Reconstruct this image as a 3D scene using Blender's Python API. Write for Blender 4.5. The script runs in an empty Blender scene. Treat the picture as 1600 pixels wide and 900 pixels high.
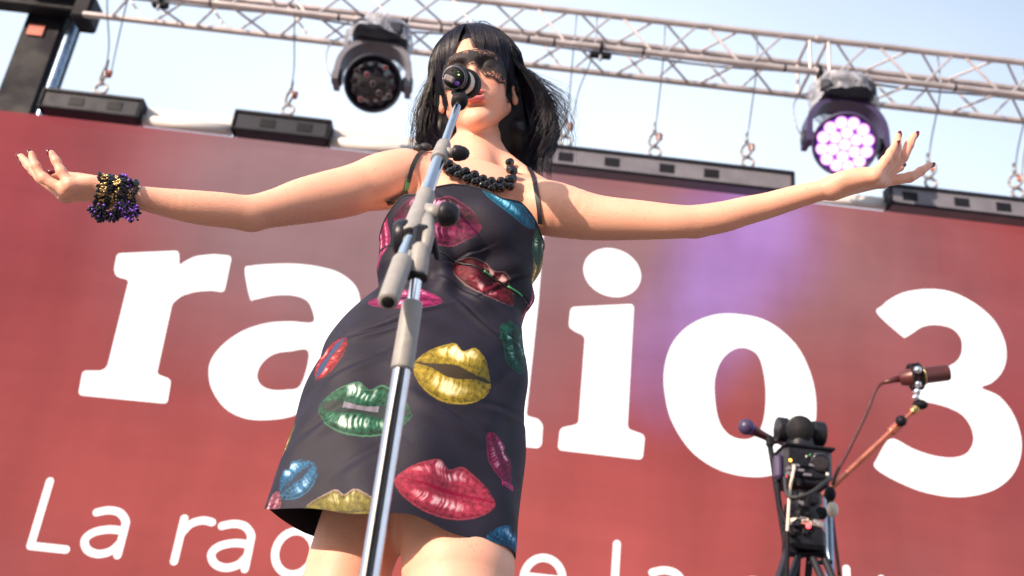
import bpy, math, random
import numpy as np
from mathutils import Vector, Matrix
R = math.radians
random.seed(7); rng = np.random.default_rng(7)
SC = bpy.context.scene; C = SC.collection

# ---------------------------------------------------------------- camera
PITCH, ROLL, F = R(25.0), R(6.5), 1600.0          # F: focal length in photo pixels (1600 wide)
CAM = np.array([0.0, 0.0, 0.30])
fw = np.array([0, math.cos(PITCH), math.sin(PITCH)])
u0 = np.array([0, -math.sin(PITCH), math.cos(PITCH)]); r0 = np.array([1.0, 0, 0])
CR = math.cos(ROLL)*r0 + math.sin(ROLL)*u0
CU = -math.sin(ROLL)*r0 + math.cos(ROLL)*u0
def P(px, py, D):
    """world point seen at photo pixel px,py standing D metres in front of the camera foot"""
    d = fw*F + CR*(px-800) - CU*(py-450)
    return CAM + d*(D/d[1])
def proj(p):
    q = np.asarray(p) - CAM
    z = q @ fw
    return 800 + F*(q@CR)/z, 450 - F*(q@CU)/z, z
def pxm(p):                                       # metres per photo pixel at p
    return float((np.asarray(p)-CAM) @ fw)/F
cam = bpy.data.cameras.new('camera'); cam.sensor_width = 36; cam.lens = 36*F/1600
cam.clip_end = 3000; cam.clip_start = 0.05
cam.dof.use_dof = True; cam.dof.focus_distance = 1.78; cam.dof.aperture_fstop = 4.5
co = bpy.data.objects.new('camera', cam); C.objects.link(co)
M = Matrix(((CR[0], CU[0], -fw[0], CAM[0]), (CR[1], CU[1], -fw[1], CAM[1]), (CR[2], CU[2], -fw[2], CAM[2]), (0, 0, 0, 1)))
co.matrix_world = M; SC.camera = co
# ---------------------------------------------------------------- sky, sun, exposure
SUN_AZ, SUN_EL = R(-47), R(23)                   # azimuth of the sun seen from the stage, 0 = behind the camera, negative = picture left
sun_dir = Vector((math.sin(SUN_AZ)*math.cos(SUN_EL), -math.cos(SUN_AZ)*math.cos(SUN_EL), math.sin(SUN_EL)))
W = bpy.data.worlds.new('World'); SC.world = W; W.use_nodes = True
wn = W.node_tree; sky = wn.nodes.new('ShaderNodeTexSky'); sky.sky_type = 'NISHITA'; sky.sun_disc = False
sky.sun_elevation = SUN_EL
sky.sun_rotation = math.atan2(sun_dir.x, sun_dir.y) % (2*math.pi)
sky.air_density = 1.0; sky.dust_density = 5.0; sky.ozone_density = 1.0
bg = wn.nodes['Background']; bg.inputs[1].default_value = 0.12
# thin high cloud that whitens the sky
wt = wn.nodes.new('ShaderNodeTexCoord'); wc = wn.nodes.new('ShaderNodeTexNoise'); wc.inputs['Scale'].default_value = 1.6; wc.inputs['Detail'].default_value = 4
wn.links.new(wt.outputs['Generated'], wc.inputs['Vector'])
wr = wn.nodes.new('ShaderNodeMapRange'); wr.inputs['From Min'].default_value = .3; wr.inputs['From Max'].default_value = .7; wr.inputs['To Min'].default_value = .55; wr.inputs['To Max'].default_value = .85
wn.links.new(wc.outputs['Fac'], wr.inputs['Value'])
# the veil thins towards the upper right, where the blue comes through
wd = wn.nodes.new('ShaderNodeVectorMath'); wd.operation = 'DOT_PRODUCT'; wn.links.new(wt.outputs['Generated'], wd.inputs[0]); wd.inputs[1].default_value = (.42, .12, .90)
wq = wn.nodes.new('ShaderNodeMapRange'); wq.interpolation_type = 'SMOOTHSTEP'; wq.inputs['From Min'].default_value = .62; wq.inputs['From Max'].default_value = .98; wq.inputs['To Min'].default_value = 1.12; wq.inputs['To Max'].default_value = .25
wn.links.new(wd.outputs['Value'], wq.inputs['Value'])
wx_ = wn.nodes.new('ShaderNodeMath'); wx_.operation = 'MULTIPLY'; wx_.use_clamp = True; wn.links.new(wr.outputs[0], wx_.inputs[0]); wn.links.new(wq.outputs[0], wx_.inputs[1])
wm = wn.nodes.new('ShaderNodeMix'); wm.data_type = 'RGBA'; wn.links.new(wx_.outputs[0], wm.inputs['Factor'])
wi = [i for i in wm.inputs if i.type == 'RGBA']; wn.links.new(sky.outputs[0], wi[0]); wi[1].default_value = (5.1, 5.9, 7.0, 1)
wn.links.new([o for o in wm.outputs if o.type == 'RGBA'][0], bg.inputs[0])
sl = bpy.data.lights.new('sun', 'SUN'); sl.energy = 4.1; sl.angle = R(0.6); sl.color = (1.0, 0.80, 0.63)
so = bpy.data.objects.new('sun', sl); C.objects.link(so); so.rotation_euler = sun_dir.to_track_quat('Z', 'Y').to_euler()
SC.view_settings.view_transform = 'Standard'; SC.view_settings.look = 'None'
SC.view_settings.exposure = 0.85; SC.view_settings.gamma = 1
SC.cycles.max_bounces = 6; SC.cycles.transparent_max_bounces = 12

# ---------------------------------------------------------------- materials
def mat(name, col, rough=0.5, metal=0.0, var=0.12, scale=12.0, bump=0.0, bscale=80.0, spec=0.5, coat=0.0, emit=None, es=0, sss=0.0):
    m = bpy.data.materials.new(name); m.use_nodes = True
    t = m.node_tree; b = t.nodes['Principled BSDF']
    tc = t.nodes.new('ShaderNodeTexCoord')
    n = t.nodes.new('ShaderNodeTexNoise'); n.inputs['Scale'].default_value = scale; n.inputs['Detail'].default_value = 5
    t.links.new(tc.outputs['Object'], n.inputs['Vector'])
    r = t.nodes.new('ShaderNodeMapRange'); r.inputs['From Min'].default_value = .3; r.inputs['From Max'].default_value = .7
    r.inputs['To Min'].default_value = 1-var; r.inputs['To Max'].default_value = 1+var
    t.links.new(n.outputs['Fac'], r.inputs['Value'])
    mx = t.nodes.new('ShaderNodeVectorMath'); mx.operation = 'SCALE'; mx.inputs[0].default_value = col[:3]
    t.links.new(r.outputs[0], mx.inputs['Scale']); t.links.new(mx.outputs[0], b.inputs['Base Color'])
    r2 = t.nodes.new('ShaderNodeMapRange'); r2.inputs['From Min'].default_value = .3; r2.inputs['From Max'].default_value = .7
    r2.inputs['To Min'].default_value = max(.02, rough*(1-var)); r2.inputs['To Max'].default_value = min(1, rough*(1+var))
    t.links.new(n.outputs['Fac'], r2.inputs['Value']); t.links.new(r2.outputs[0], b.inputs['Roughness'])
    b.inputs['Metallic'].default_value = metal
    b.inputs['Specular IOR Level'].default_value = spec
    b.inputs['Coat Weight'].default_value = coat
    if sss: b.inputs['Subsurface Weight'].default_value = sss; b.inputs['Subsurface Radius'].default_value = (1, .35, .2); b.inputs['Subsurface Scale'].default_value = .012
    if emit: b.inputs['Emission Color'].default_value = (*emit, 1); b.inputs['Emission Strength'].default_value = es
    if bump:
        n2 = t.nodes.new('ShaderNodeTexNoise'); n2.inputs['Scale'].default_value = bscale; n2.inputs['Detail'].default_value = 4
        t.links.new(tc.outputs['Object'], n2.inputs['Vector'])
        bp = t.nodes.new('ShaderNodeBump'); bp.inputs['Strength'].default_value = bump; bp.inputs['Distance'].default_value = .004
        t.links.new(n2.outputs['Fac'], bp.inputs['Height']); t.links.new(bp.outputs[0], b.inputs['Normal'])
    return m
MT = dict(
    alu=mat('brushed_aluminium', (.52, .46, .46), .42, .55, .15, 9, .08, 60),
    alu_dark=mat('dull_aluminium', (.30, .26, .27), .5, .5, .2, 9),
    chrome=mat('chrome', (.80, .82, .85), .09, 1, .06, 30),
    chrome_worn=mat('worn_chrome', (.60, .58, .60), .035, 1, .05, 90),
    greyplastic=mat('grey_moulded_plastic', (.27, .258, .25), .5, 0, .10, 60, .12, 260),
    black=mat('black_paint', (.007, .007, .012), .6, 0, .25, 6, spec=.2),
    blackplastic=mat('black_plastic', (.010, .010, .015), .38, 0, .2, 40, .1, 300, spec=.3),
    rubber=mat('black_rubber', (.010, .010, .013), .7, 0, .2, 40, spec=.25),
    navy=mat('dark_blue_grey_metal', (.016, .018, .030), .55, 0, .2, 12, spec=.3),
    greymetal=mat('grey_powder_coat', (.15, .145, .175), .6, 0, .15, 8, spec=.3),
    white=mat('white_sheet_metal', (.62, .60, .60), .55, 0, .08, 4),
    steel=mat('steel_wire', (.22, .22, .25), .4, .8, .1, 10),
    rust=mat('red_brown_shackle', (.30, .09, .07), .5, .4, .3, 30),
    galv=mat('galvanised_shackle', (.30, .26, .25), .45, .7, .3, 30),
    copper=mat('reddish_metal_tube', (.62, .20, .13), .3, .8, .2, 20),
    brass=mat('brass', (.75, .50, .22), .3, 1, .2, 20),
    purpleshell=mat('dark_violet_plastic', (.045, .03, .09), .45, 0, .2, 20),
    glassblack=mat('black_lens_glass', (.01, .008, .014), .06, 0, .1, 10, coat=1),
    ring=mat('lens_ring', (.035, .02, .03), .25, .4, .2, 20),
    redlens=mat('red_glint_lens', (.20, .02, .035), .12, 0, .2, 20, coat=1),
    hair=mat('black_hair', (.0045, .004, .008), .36, 0, .3, 50, spec=.32),
    strand=mat('black_hair_strands', (.013, .011, .026), .40, 0, .3, 50, spec=.34),
    jet=mat('polished_jet', (.003, .003, .006), .035, 0, .1, 20, spec=.6),
    nail=mat('dark_red_nail_polish', (.12, .006, .014), .2, 0, .1, 20, spec=.3),
    band=mat('black_ribbon', (.018, .018, .022), .55, 0, .2, 60, .1, 300),
    gold=mat('gold_beads', (.75, .52, .22), .28, .9, .3, 90),
    purple=mat('purple_beads', (.22, .08, .55), .3, .2, .3, 90),
    stage=mat('stage_deck', (.13, .115, .11), .6, 0, .2, 3, .05, 40),
    ground=mat('paving', (.30, .26, .23), .8, 0, .2, 1, .1, 20),
    facade=mat('reflection_block_dark', (.05, .038, .034), .8, 0, .3, .6),  # dark surface of the unseen blocks added for reflections
    green=mat('green_print_ribbon', (.05, .30, .12), .5, 0, .3, 40),
    cream=mat('cream_plastic', (.70, .58, .48), .5, 0, .1, 20),
    yellow_led=mat('amber_led', (.8, .4, .05), .4, emit=(1, .45, .05), es=3),
    red_led=mat('red_led', (.8, .05, .05), .4, emit=(1, .05, .06), es=3),
    green_glint=mat('green_glint', (.3, .8, .2), .4, emit=(.4, 1, .2), es=1.0),  # emissive green standing for a small glint on the microphone
    redmic=mat('dark_red_brown_mic', (.10, .025, .025), .35, .2, .2, 30),
    navytube=mat('blue_grey_tube', (.22, .30, .42), .3, .7, .2, 20),
)
def emission(name, col, s):
    m = bpy.data.materials.new(name); m.use_nodes = True; t = m.node_tree
    t.nodes.clear(); o = t.nodes.new('ShaderNodeOutputMaterial'); e = t.nodes.new('ShaderNodeEmission')
    e.inputs[0].default_value = (*col, 1); e.inputs[1].default_value = s; t.links.new(e.outputs[0], o.inputs[0]); return m
MT['letter'] = emission('white_led_pixels', (1, .985, .97), .95)
MT['lamp'] = emission('lit_violet_led', (1.0, .40, 1.0), 1.0)
MT['lamp_core'] = emission('white_led_core', (1.0, .88, 1.0), 1.6)
MT['glow_plate'] = emission('violet_lit_plate', (.16, .03, .62), .45)  # LED light falling on the plate, given as its own emission

# ---------------------------------------------------------------- object helpers
def tag(o, label=None, cat=None, group=None, kind=None):
    if label: o['label'] = label
    if cat: o['category'] = cat
    if group: o['group'] = group
    if kind: o['kind'] = kind
    return o
def empty(name, loc, label, cat, group=None):
    o = bpy.data.objects.new(name, None); C.objects.link(o); o.location = loc; o.empty_display_size = .1
    return tag(o, label, cat, group)
def link(name, me, parent=None, m=None):
    o = bpy.data.objects.new(name, me); C.objects.link(o)
    if m is not None and not me.materials: me.materials.append(m)
    if parent is not None:
        o.parent = parent; o.matrix_parent_inverse = Matrix.Translation(Vector(parent_world(parent))).inverted()
    return o
def parent_world(p):
    return p.location.copy() if p.parent is None else Vector((0, 0, 0))     # parts are modelled in place
def np_mesh(name, V, Fq, smooth=True):
    me = bpy.data.meshes.new(name); V = np.asarray(V, np.float32); Fq = np.asarray(Fq, np.int32)
    n, k = Fq.shape
    me.vertices.add(len(V)); me.vertices.foreach_set('co', V.ravel())
    me.loops.add(n*k); me.loops.foreach_set('vertex_index', Fq.ravel())
    me.polygons.add(n); me.polygons.foreach_set('loop_start', np.arange(0, n*k, k, dtype=np.int32))
    me.polygons.foreach_set('use_smooth', np.full(n, smooth)); me.update(calc_edges=True); me.validate()
    return me
def unit(v):
    v = np.asarray(v, float); return v/(np.linalg.norm(v)+1e-12)
def frame(d):
    d = unit(d); a = np.array([0, 0, 1.0]) if abs(d[2]) < .9 else np.array([1.0, 0, 0])
    s = unit(np.cross(a, d)); return s, np.cross(d, s), d
class MB:
    def __init__(s): s.v = []; s.f = []; s.sm = []
    def add(s, V, Fs, smooth=True):
        n = len(s.v); s.v += [tuple(map(float, p)) for p in V]
        for f in Fs: s.f.append([i+n for i in f]); s.sm.append(smooth)
        return s
    def tube(s, pts, rad, n=12, caps=True, smooth=True):
        pts = [np.asarray(p, float) for p in pts]
        if np.isscalar(rad): rad = [rad]*len(pts)
        V = []; x = None
        for i, p in enumerate(pts):
            d = pts[min(i+1, len(pts)-1)] - pts[max(i-1, 0)]
            if np.linalg.norm(d) < 1e-9: d = pts[-1]-pts[0]
            d = unit(d)
            if x is None: x, y, _ = frame(d)
            else:
                x = unit(x - d*(x@d))
            y = np.cross(d, x)
            for k in range(n):
                a = 2*math.pi*k/n; V.append(p + rad[i]*(math.cos(a)*x + math.sin(a)*y))
        Fs = [[i*n+k, i*n+(k+1) % n, (i+1)*n+(k+1) % n, (i+1)*n+k] for i in range(len(pts)-1) for k in range(n)]
        s.add(V, Fs, smooth)
        if caps:
            m = len(s.v)-len(V)
            s.f.append([m+k for k in range(n)][::-1]); s.sm.append(False)
            e = m+(len(pts)-1)*n; s.f.append([e+k for k in range(n)]); s.sm.append(False)
        return s
    def rod(s, a, b, r, n=12, bev=None):
        a = np.asarray(a, float); b = np.asarray(b, float)
        L = np.linalg.norm(b-a); d = (b-a)/L; e = bev if bev is not None else min(r*.25, L*.1)
        q = min(.002, L*.05)
        return s.tube([a, a+d*1e-5, a+d*e, a+d*(e+q), b-d*(e+q), b-d*e, b-d*1e-5, b], [r-e, r-e, r, r, r, r, r-e, r-e], n)
    def lathe(s, a, b, prof, n=24):
        """prof: (t along a->b in metres, radius)"""
        a = np.asarray(a, float); d = unit(np.asarray(b, float)-a)
        return s.tube([a+d*t for t, _ in prof], [max(r, 1e-4) for _, r in prof], n, True) if False else s._lathe(a, d, prof, n)
    def _lathe(s, a, d, prof, n):
        x, y, _ = frame(d); V = []
        for t, r in prof:
            for k in range(n):
                q = 2*math.pi*k/n; V.append(a + d*t + max(r, 1e-4)*(math.cos(q)*x+math.sin(q)*y))
        Fs = [[i*n+k, i*n+(k+1) % n, (i+1)*n+(k+1) % n, (i+1)*n+k] for i in range(len(prof)-1) for k in range(n)]
        Fs.append([k for k in range(n)][::-1]); Fs.append([(len(prof)-1)*n+k for k in range(n)])
        return s.add(V, Fs, True)
    def box(s, c, size, ax=None, bev=.0):
        c = np.asarray(c, float); h = np.asarray(size, float)/2
        X, Y, Z = (np.eye(3) if ax is None else [np.asarray(a, float) for a in ax])
        b = bev if bev > 0 else min(h)*.12
        V = []; idx = {}
        for sx in (-1, 1):
            for sy in (-1, 1):
                for sz in (-1, 1):
                    for k in range(3):
                        q = h - b; q = q.copy(); q[k] = h[k]
                        idx[(sx, sy, sz, k)] = len(V); V.append(c + X*sx*q[0] + Y*sy*q[1] + Z*sz*q[2])
        Fs = []
        for k in range(3):
            a1, a2 = [i for i in range(3) if i != k]
            for sg in (-1, 1):
                q = []
                for (p1, p2) in ((-1, -1), (1, -1), (1, 1), (-1, 1)):
                    t = [0, 0, 0]; t[k] = sg; t[a1] = p1; t[a2] = p2; q.append(idx[(*t, k)])
                flip = (sg > 0) == (k == 1); Fs.append(q[::-1] if flip else q)
        for k in range(3):                               # edges
            a1, a2 = [i for i in range(3) if i != k]
            for p1 in (-1, 1):
                for p2 in (-1, 1):
                    q = []
                    for (sk, ff) in ((-1, a1), (1, a1), (1, a2), (-1, a2)):
                        t = [0, 0, 0]; t[k] = sk; t[a1] = p1; t[a2] = p2; q.append(idx[(*t, ff)])
                    Fs.append(q)
        for sx in (-1, 1):
            for sy in (-1, 1):
                for sz in (-1, 1): Fs.append([idx[(sx, sy, sz, k)] for k in range(3)])
        return s.add(V, Fs, False)
    def ball(s, c, r, nu=14, nv=9, ax=None):
        c = np.asarray(c, float); r = np.ones(3)*r
        A = np.eye(3) if ax is None else np.array(ax)
        V = [c + A.T @ (r*np.array([0, 0, -1.]))]
        for j in range(1, nv):
            t = math.pi*j/nv - math.pi/2
            for i in range(nu):
                p = 2*math.pi*i/nu; V.append(c + A.T @ (r*np.array([math.cos(t)*math.cos(p), math.cos(t)*math.sin(p), math.sin(t)])))
        V.append(c + A.T @ (r*np.array([0, 0, 1.]))); Fs = []
        for i in range(nu): Fs.append([0, 1+(i+1) % nu, 1+i])
        for j in range(nv-2):
            for i in range(nu): a = 1+j*nu; Fs.append([a+i, a+(i+1) % nu, a+nu+(i+1) % nu, a+nu+i])
        a = 1+(nv-2)*nu
        for i in range(nu): Fs.append([a+i, a+(i+1) % nu, len(V)-1])
        return s.add(V, Fs, True)
    def torus(s, c, d, Rr, r, n=24, m=8, arc=1.0, start=0):
        x, y, z = frame(d); c = np.asarray(c, float)
        pts = [c + Rr*(math.cos(start+2*math.pi*arc*i/n)*x + math.sin(start+2*math.pi*arc*i/n)*y) for i in range(n+1)]
        return s.tube(pts, r, m)
    def mesh(s, name):
        me = bpy.data.meshes.new(name); me.from_pydata(s.v, [], s.f)
        me.polygons.foreach_set('use_smooth', s.sm); me.update()
        import bmesh
        bm = bmesh.new(); bm.from_mesh(me); bmesh.ops.recalc_face_normals(bm, faces=bm.faces); bm.to_mesh(me); bm.free()
        return me
    def build(s, name, m, parent=None, **k):
        o = link(name, s.mesh(name), parent, m); return tag(o, **k) if k else o
def catmull(pts, n=6, closed=False):
    pts = [np.asarray(p, float) for p in pts]; out = []
    m = len(pts)
    for i in range(m if closed else m-1):
        g = lambda j: pts[j % m] if closed else pts[min(max(j, 0), m-1)]
        a, b, c, d = g(i-1), g(i), g(i+1), g(i+2)
        for k in range(n):
            t = k/n; out.append(.5*((2*b)+(-a+c)*t+(2*a-5*b+4*c-d)*t*t+(-a+3*b-3*c+d)*t**3))
    if not closed: out.append(pts[-1])
    return out

# ================================================================= SETTING
def slab(name, x0, x1, y0, y1, z0, z1, m, **k):
    return MB().box(((x0+x1)/2, (y0+y1)/2, (z0+z1)/2), (x1-x0, y1-y0, z1-z0), bev=.01).build(name, m, None, **k)
slab('ground', -400, 400, -400, 400, -1.45, -1.25, MT['ground'], kind='structure')
for k, (bx, bw, bh, nf) in enumerate(((-34, 26, 20, 8), (-3, 30, 21, 9), (30, 30, 25, 9))):   # unseen blocks added behind the camera to darken the chrome reflections
    bo = empty('reflection_block', (bx, -48, -1.25), ('dark left-hand', 'tall wide', 'tallest plain')[k]+' unseen block added behind the camera for dark reflections', 'reflection_block')
    MB().box((bx, -48, bh/2-1.25), (bw, 10, bh)).build('wall', MT['facade'], bo)
    MB().box((bx, -48, bh-1.0), (bw+.8, 10.8, .6)).build('roof', MT['greymetal'], bo)
    wmsh = MB().box((0, 0, 0), (1.3, .12, 1.9)).mesh('window'); wmsh.materials.append(MT['glassblack'])
    for i in range(nf):
        for j in range(int(bh//3.4)):
            wo = link('window', wmsh, bo); wo.location = (bx-bw/2+(i+.5)*bw/nf, -42.97, -1.25+2.2+3.3*j)
slab('stage_floor', -7, 7, .45, 9, -.12, 0, MT['stage'], kind='structure')

# ---------------------------------------------------------------- LED screen
SD = 6.40
TL, TR = P(-40, 165, SD), P(1640, 358, SD)
ztop = float((P(300, 205, SD)[2] + P(1300, 322, SD)[2])/2)
scr = empty('led_screen', (0, SD, .4), 'huge red LED video wall with white lettering behind the singer', 'screen')
m = bpy.data.materials.new('led_picture'); m.use_nodes = True; t = m.node_tree; t.nodes.clear()
N = t.nodes.new; L = t.links.new
out = N('ShaderNodeOutputMaterial'); geo = N('ShaderNodeNewGeometry'); sep = N('ShaderNodeSeparateXYZ'); L(geo.outputs['Position'], sep.inputs[0])
def math_(op, a, b=None, c=None):
    n = N('ShaderNodeMath'); n.operation = op
    for i, v in enumerate((a, b, c)):
        if v is None: continue
        if isinstance(v, (int, float)): n.inputs[i].default_value = v
        else: L(v, n.inputs[i])
    return n.outputs[0]
def mixc(f, a, b):
    n = N('ShaderNodeMix'); n.data_type = 'RGBA'
    if isinstance(f, (int, float)): n.inputs['Factor'].default_value = f
    else: L(f, n.inputs['Factor'])
    for s_, v in (('A', a), ('B', b)):
        i = [x for x in n.inputs if x.name == s_ and x.type == 'RGBA'][0]
        if isinstance(v, tuple): i.default_value = (*v, 1)
        else: L(v, i)
    return [x for x in n.outputs if x.type == 'RGBA'][0]
def noise(scale, detail, sx=1, sz=1, rough=.5):
    mp = N('ShaderNodeMapping'); mp.inputs['Scale'].default_value = (sx, 1, sz); L(geo.outputs['Position'], mp.inputs[0])
    n = N('ShaderNodeTexNoise'); n.inputs['Scale'].default_value = scale; n.inputs['Detail'].default_value = detail; n.inputs['Roughness'].default_value = rough
    L(mp.outputs[0], n.inputs['Vector']); return n.outputs['Fac']
def blob(px, py, rx, rz, pw=1.0):
    c = P(px, py, SD); s = pxm(c)
    dx = math_('DIVIDE', math_('SUBTRACT', sep.outputs[0], float(c[0])), rx*s)
    dz = math_('DIVIDE', math_('SUBTRACT', sep.outputs[2], float(c[2])), rz*s)
    q = math_('SUBTRACT', 1.0, math_('ADD', math_('MULTIPLY', dx, dx), math_('MULTIPLY', dz, dz)))
    n = N('ShaderNodeClamp'); L(q, n.inputs[0]); q = n.outputs[0]
    return math_('MULTIPLY', math_('MULTIPLY', q, q), pw)
n1 = noise(.55, 3); n2 = noise(1.1, 6, 1.6, .5); n3 = noise(2.2, 6, .35, 1.7, .6)
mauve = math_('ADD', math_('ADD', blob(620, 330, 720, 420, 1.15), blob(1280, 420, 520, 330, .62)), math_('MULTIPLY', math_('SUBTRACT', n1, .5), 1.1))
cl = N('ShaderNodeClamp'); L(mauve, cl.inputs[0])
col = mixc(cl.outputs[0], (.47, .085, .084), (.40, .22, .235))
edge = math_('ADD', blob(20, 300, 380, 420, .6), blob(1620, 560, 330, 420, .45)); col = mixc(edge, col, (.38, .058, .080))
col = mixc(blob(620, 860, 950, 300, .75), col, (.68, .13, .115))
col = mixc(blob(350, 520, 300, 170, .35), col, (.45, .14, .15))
col = mixc(blob(1170, 370, 170, 180, .6), col, (.52, .24, .78))  # the lit lamp's violet glow, painted into the picture's emission
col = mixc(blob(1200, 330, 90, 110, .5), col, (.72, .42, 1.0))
for bx_, by_, bw_ in ((1130, 430, 120), (1085, 500, 110), (1045, 570, 100)): col = mixc(math_('MULTIPLY', blob(bx_, by_, bw_*1.15, bw_*1.5, 1.0), n2), col, (.50, .27, .72))  # the lamp's diagonal beam, painted as soft blobs in the emission
v = math_('MULTIPLY', math_('ADD', .55, math_('MULTIPLY', n2, .5)), math_('ADD', .88, math_('MULTIPLY', n3, .35)))
# fine LED dot grain
dots = N('ShaderNodeTexNoise'); dots.inputs['Scale'].default_value = 170; L(geo.outputs['Position'], dots.inputs['Vector'])
v = math_('MULTIPLY', v, math_('ADD', .86, math_('MULTIPLY', dots.outputs['Fac'], .28)))
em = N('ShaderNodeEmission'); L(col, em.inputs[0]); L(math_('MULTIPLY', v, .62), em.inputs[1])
df = N('ShaderNodeBsdfDiffuse'); df.inputs[0].default_value = (.008, .008, .008, 1)
ad = N('ShaderNodeAddShader'); L(em.outputs[0], ad.inputs[0]); L(df.outputs[0], ad.inputs[1]); L(ad.outputs[0], out.inputs[0])
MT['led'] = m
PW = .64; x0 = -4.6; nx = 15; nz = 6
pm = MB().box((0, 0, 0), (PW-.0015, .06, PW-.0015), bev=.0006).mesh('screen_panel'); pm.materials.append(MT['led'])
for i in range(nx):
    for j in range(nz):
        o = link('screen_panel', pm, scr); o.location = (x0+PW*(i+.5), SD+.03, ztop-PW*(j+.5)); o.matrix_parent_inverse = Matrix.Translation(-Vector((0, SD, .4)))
o = MB().box((x0+nx*PW/2, SD+.12, ztop-nz*PW/2), (nx*PW-.1, .1, nz*PW-.1)).build('rear_frame', MT['black'], scr)

def flat(paths, name, depth, label=None):
    """closed pixel outlines -> a thin raised lettering mesh lying on the screen"""
    cu = bpy.data.curves.new(name, 'CURVE'); cu.dimensions = '2D'; cu.fill_mode = 'BOTH'
    for pth in paths:
        sp = cu.splines.new('POLY'); sp.points.add(len(pth)-1); sp.use_cyclic_u = True
        for i, (a, b) in enumerate(pth):
            w = P(a, b, SD-depth); sp.points[i].co = (w[0], w[2], 0, 1)
    cu.extrude = .002
    tmp = bpy.data.objects.new('tmp', cu); C.objects.link(tmp)
    me = bpy.data.meshes.new_from_object(tmp.evaluated_get(bpy.context.evaluated_depsgraph_get())); bpy.data.objects.remove(tmp)
    for vtx in me.vertices: x, y, z = vtx.co; vtx.co = (x, SD-depth-z, y)
    me.materials.clear(); me.name = name
    o = link(name, me, scr, MT['letter'])
    if label: o['label'] = label
    return o
def tr(pts, s, ox, oy): return [(a/s+ox, b/s+oy) for a, b in pts]
def sm(pts, n=5): return [(p[0], p[1]) for p in catmull(pts, n, True)]
def corners(pts, r=6):                                    # polygon with rounded corners (px)
    out = []; m = len(pts)
    for i in range(m):
        a, b, c = (np.array(pts[j % m], float) for j in (i-1, i, i+1))
        ra = min(r, np.linalg.norm(a-b)*.45); rc = min(r, np.linalg.norm(c-b)*.45)
        p, q = b+unit(a-b)*ra, b+unit(c-b)*rc
        for k in range(5):
            u = k/4; out.append(tuple((1-u)**2*p+2*u*(1-u)*b+u*u*q))
    return out
r_ = tr([(292, 118), (300, 76), (457, 69), (458, 108), (472, 97), (500, 83), (545, 78), (592, 82), (573, 174), (540, 169), (500, 172), (465, 182), (440, 202), (400, 384), (437, 398), (427, 459), (201, 437), (212, 376), (260, 376), (275, 366), (330, 145), (322, 140), (298, 134)], 1.637, 0, 350)
flat([corners(r_, 6)], 'letter', .006, 'white slab serif letter r')
a_out = tr([(627, 118), (640, 189), (652, 192), (700, 182), (750, 182), (785, 195), (800, 222), (800, 252), (740, 250), (680, 255), (620, 275), (570, 310), (540, 350), (535, 390), (547, 432), (580, 474), (630, 497), (690, 500), (750, 490), (800, 462), (812, 492), (830, 504), (885, 508), (898, 460), (880, 440), (874, 420), (905, 290), (921, 220), (912, 165), (872, 128), (820, 111), (760, 103), (700, 103), (643, 108)], 1.637, 0, 350)
a_in = tr([(790, 326), (740, 325), (700, 332), (670, 355), (657, 385), (665, 410), (690, 424), (730, 425), (770, 412)], 1.637, 0, 350)
flat([sm(a_out), sm(a_in)], 'letter', .006, 'white slab serif letter a')
d_ = [(770, 350), (850, 356), (848, 380), (841, 472), (822, 650), (841, 655), (848, 664), (846, 696), (840, 700), (752, 690), (745, 676), (700, 690), (650, 680), (615, 640), (606, 580), (620, 510), (660, 470), (720, 460), (758, 470), (766, 396), (740, 390), (742, 352)]
flat([corners(d_, 5), sm([(748, 520), (715, 512), (685, 540), (676, 590), (690, 628), (722, 634), (738, 620)])], 'letter', .006, 'white slab serif letter d mostly hidden by the dress')
cx, cy = 956.5, 426
flat([[(cx+44.5*math.cos(a)+2*math.sin(a), cy+37.5*math.sin(a)+4*math.cos(a)) for a in np.linspace(0, 2*math.pi, 40, endpoint=False)]], 'letter_dot', .006)
i_ = tr([(178, 262), (183, 213), (344, 205), (327, 524), (372, 540), (366, 602), (150, 577), (156, 522), (203, 512), (220, 286), (190, 272)], 1.636, 780, 350)
flat([corners(i_, 7)], 'letter', .006, 'white slab serif letter i')
o_out = [(1038, 580), (1049, 540), (1074, 511), (1110, 494), (1150, 491), (1200, 503), (1244, 540), (1268, 590), (1275, 640), (1267, 690), (1243, 725), (1207, 742), (1165, 744), (1120, 732), (1080, 704), (1051, 660), (1040, 620)]
o_in = [(1116, 613), (1118, 585), (1129, 560), (1148, 545), (1168, 544), (1186, 557), (1195, 590), (1197, 625), (1193, 658), (1182, 680), (1162, 687), (1138, 679), (1122, 655)]
flat([sm(o_out), sm(o_in)], 'letter', .006, 'white slab serif letter o')
three = tr([(280, 228), (292, 210), (312, 193), (350, 175), (410, 167), (470, 175), (530, 205), (577, 247), (604, 300), (608, 345), (596, 380), (572, 405), (545, 419), (590, 441), (625, 485), (645, 540), (645, 592), (625, 640), (585, 675), (530, 693), (470, 697), (400, 685), (340, 662), (290, 635), (272, 617), (279, 600), (300, 562), (312, 551), (328, 552), (370, 575), (420, 592), (470, 598), (506, 588), (525, 560), (522, 525), (500, 490), (465, 470), (425, 458), (396, 452), (388, 440), (395, 400), (404, 372), (430, 370), (466, 362), (488, 345), (497, 320), (493, 290), (470, 266), (430, 257), (395, 262), (368, 279), (352, 288), (342, 285)], 1.636, 1200, 350)
flat([sm(three)], 'digit', .006, 'white slab serif digit 3')

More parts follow.
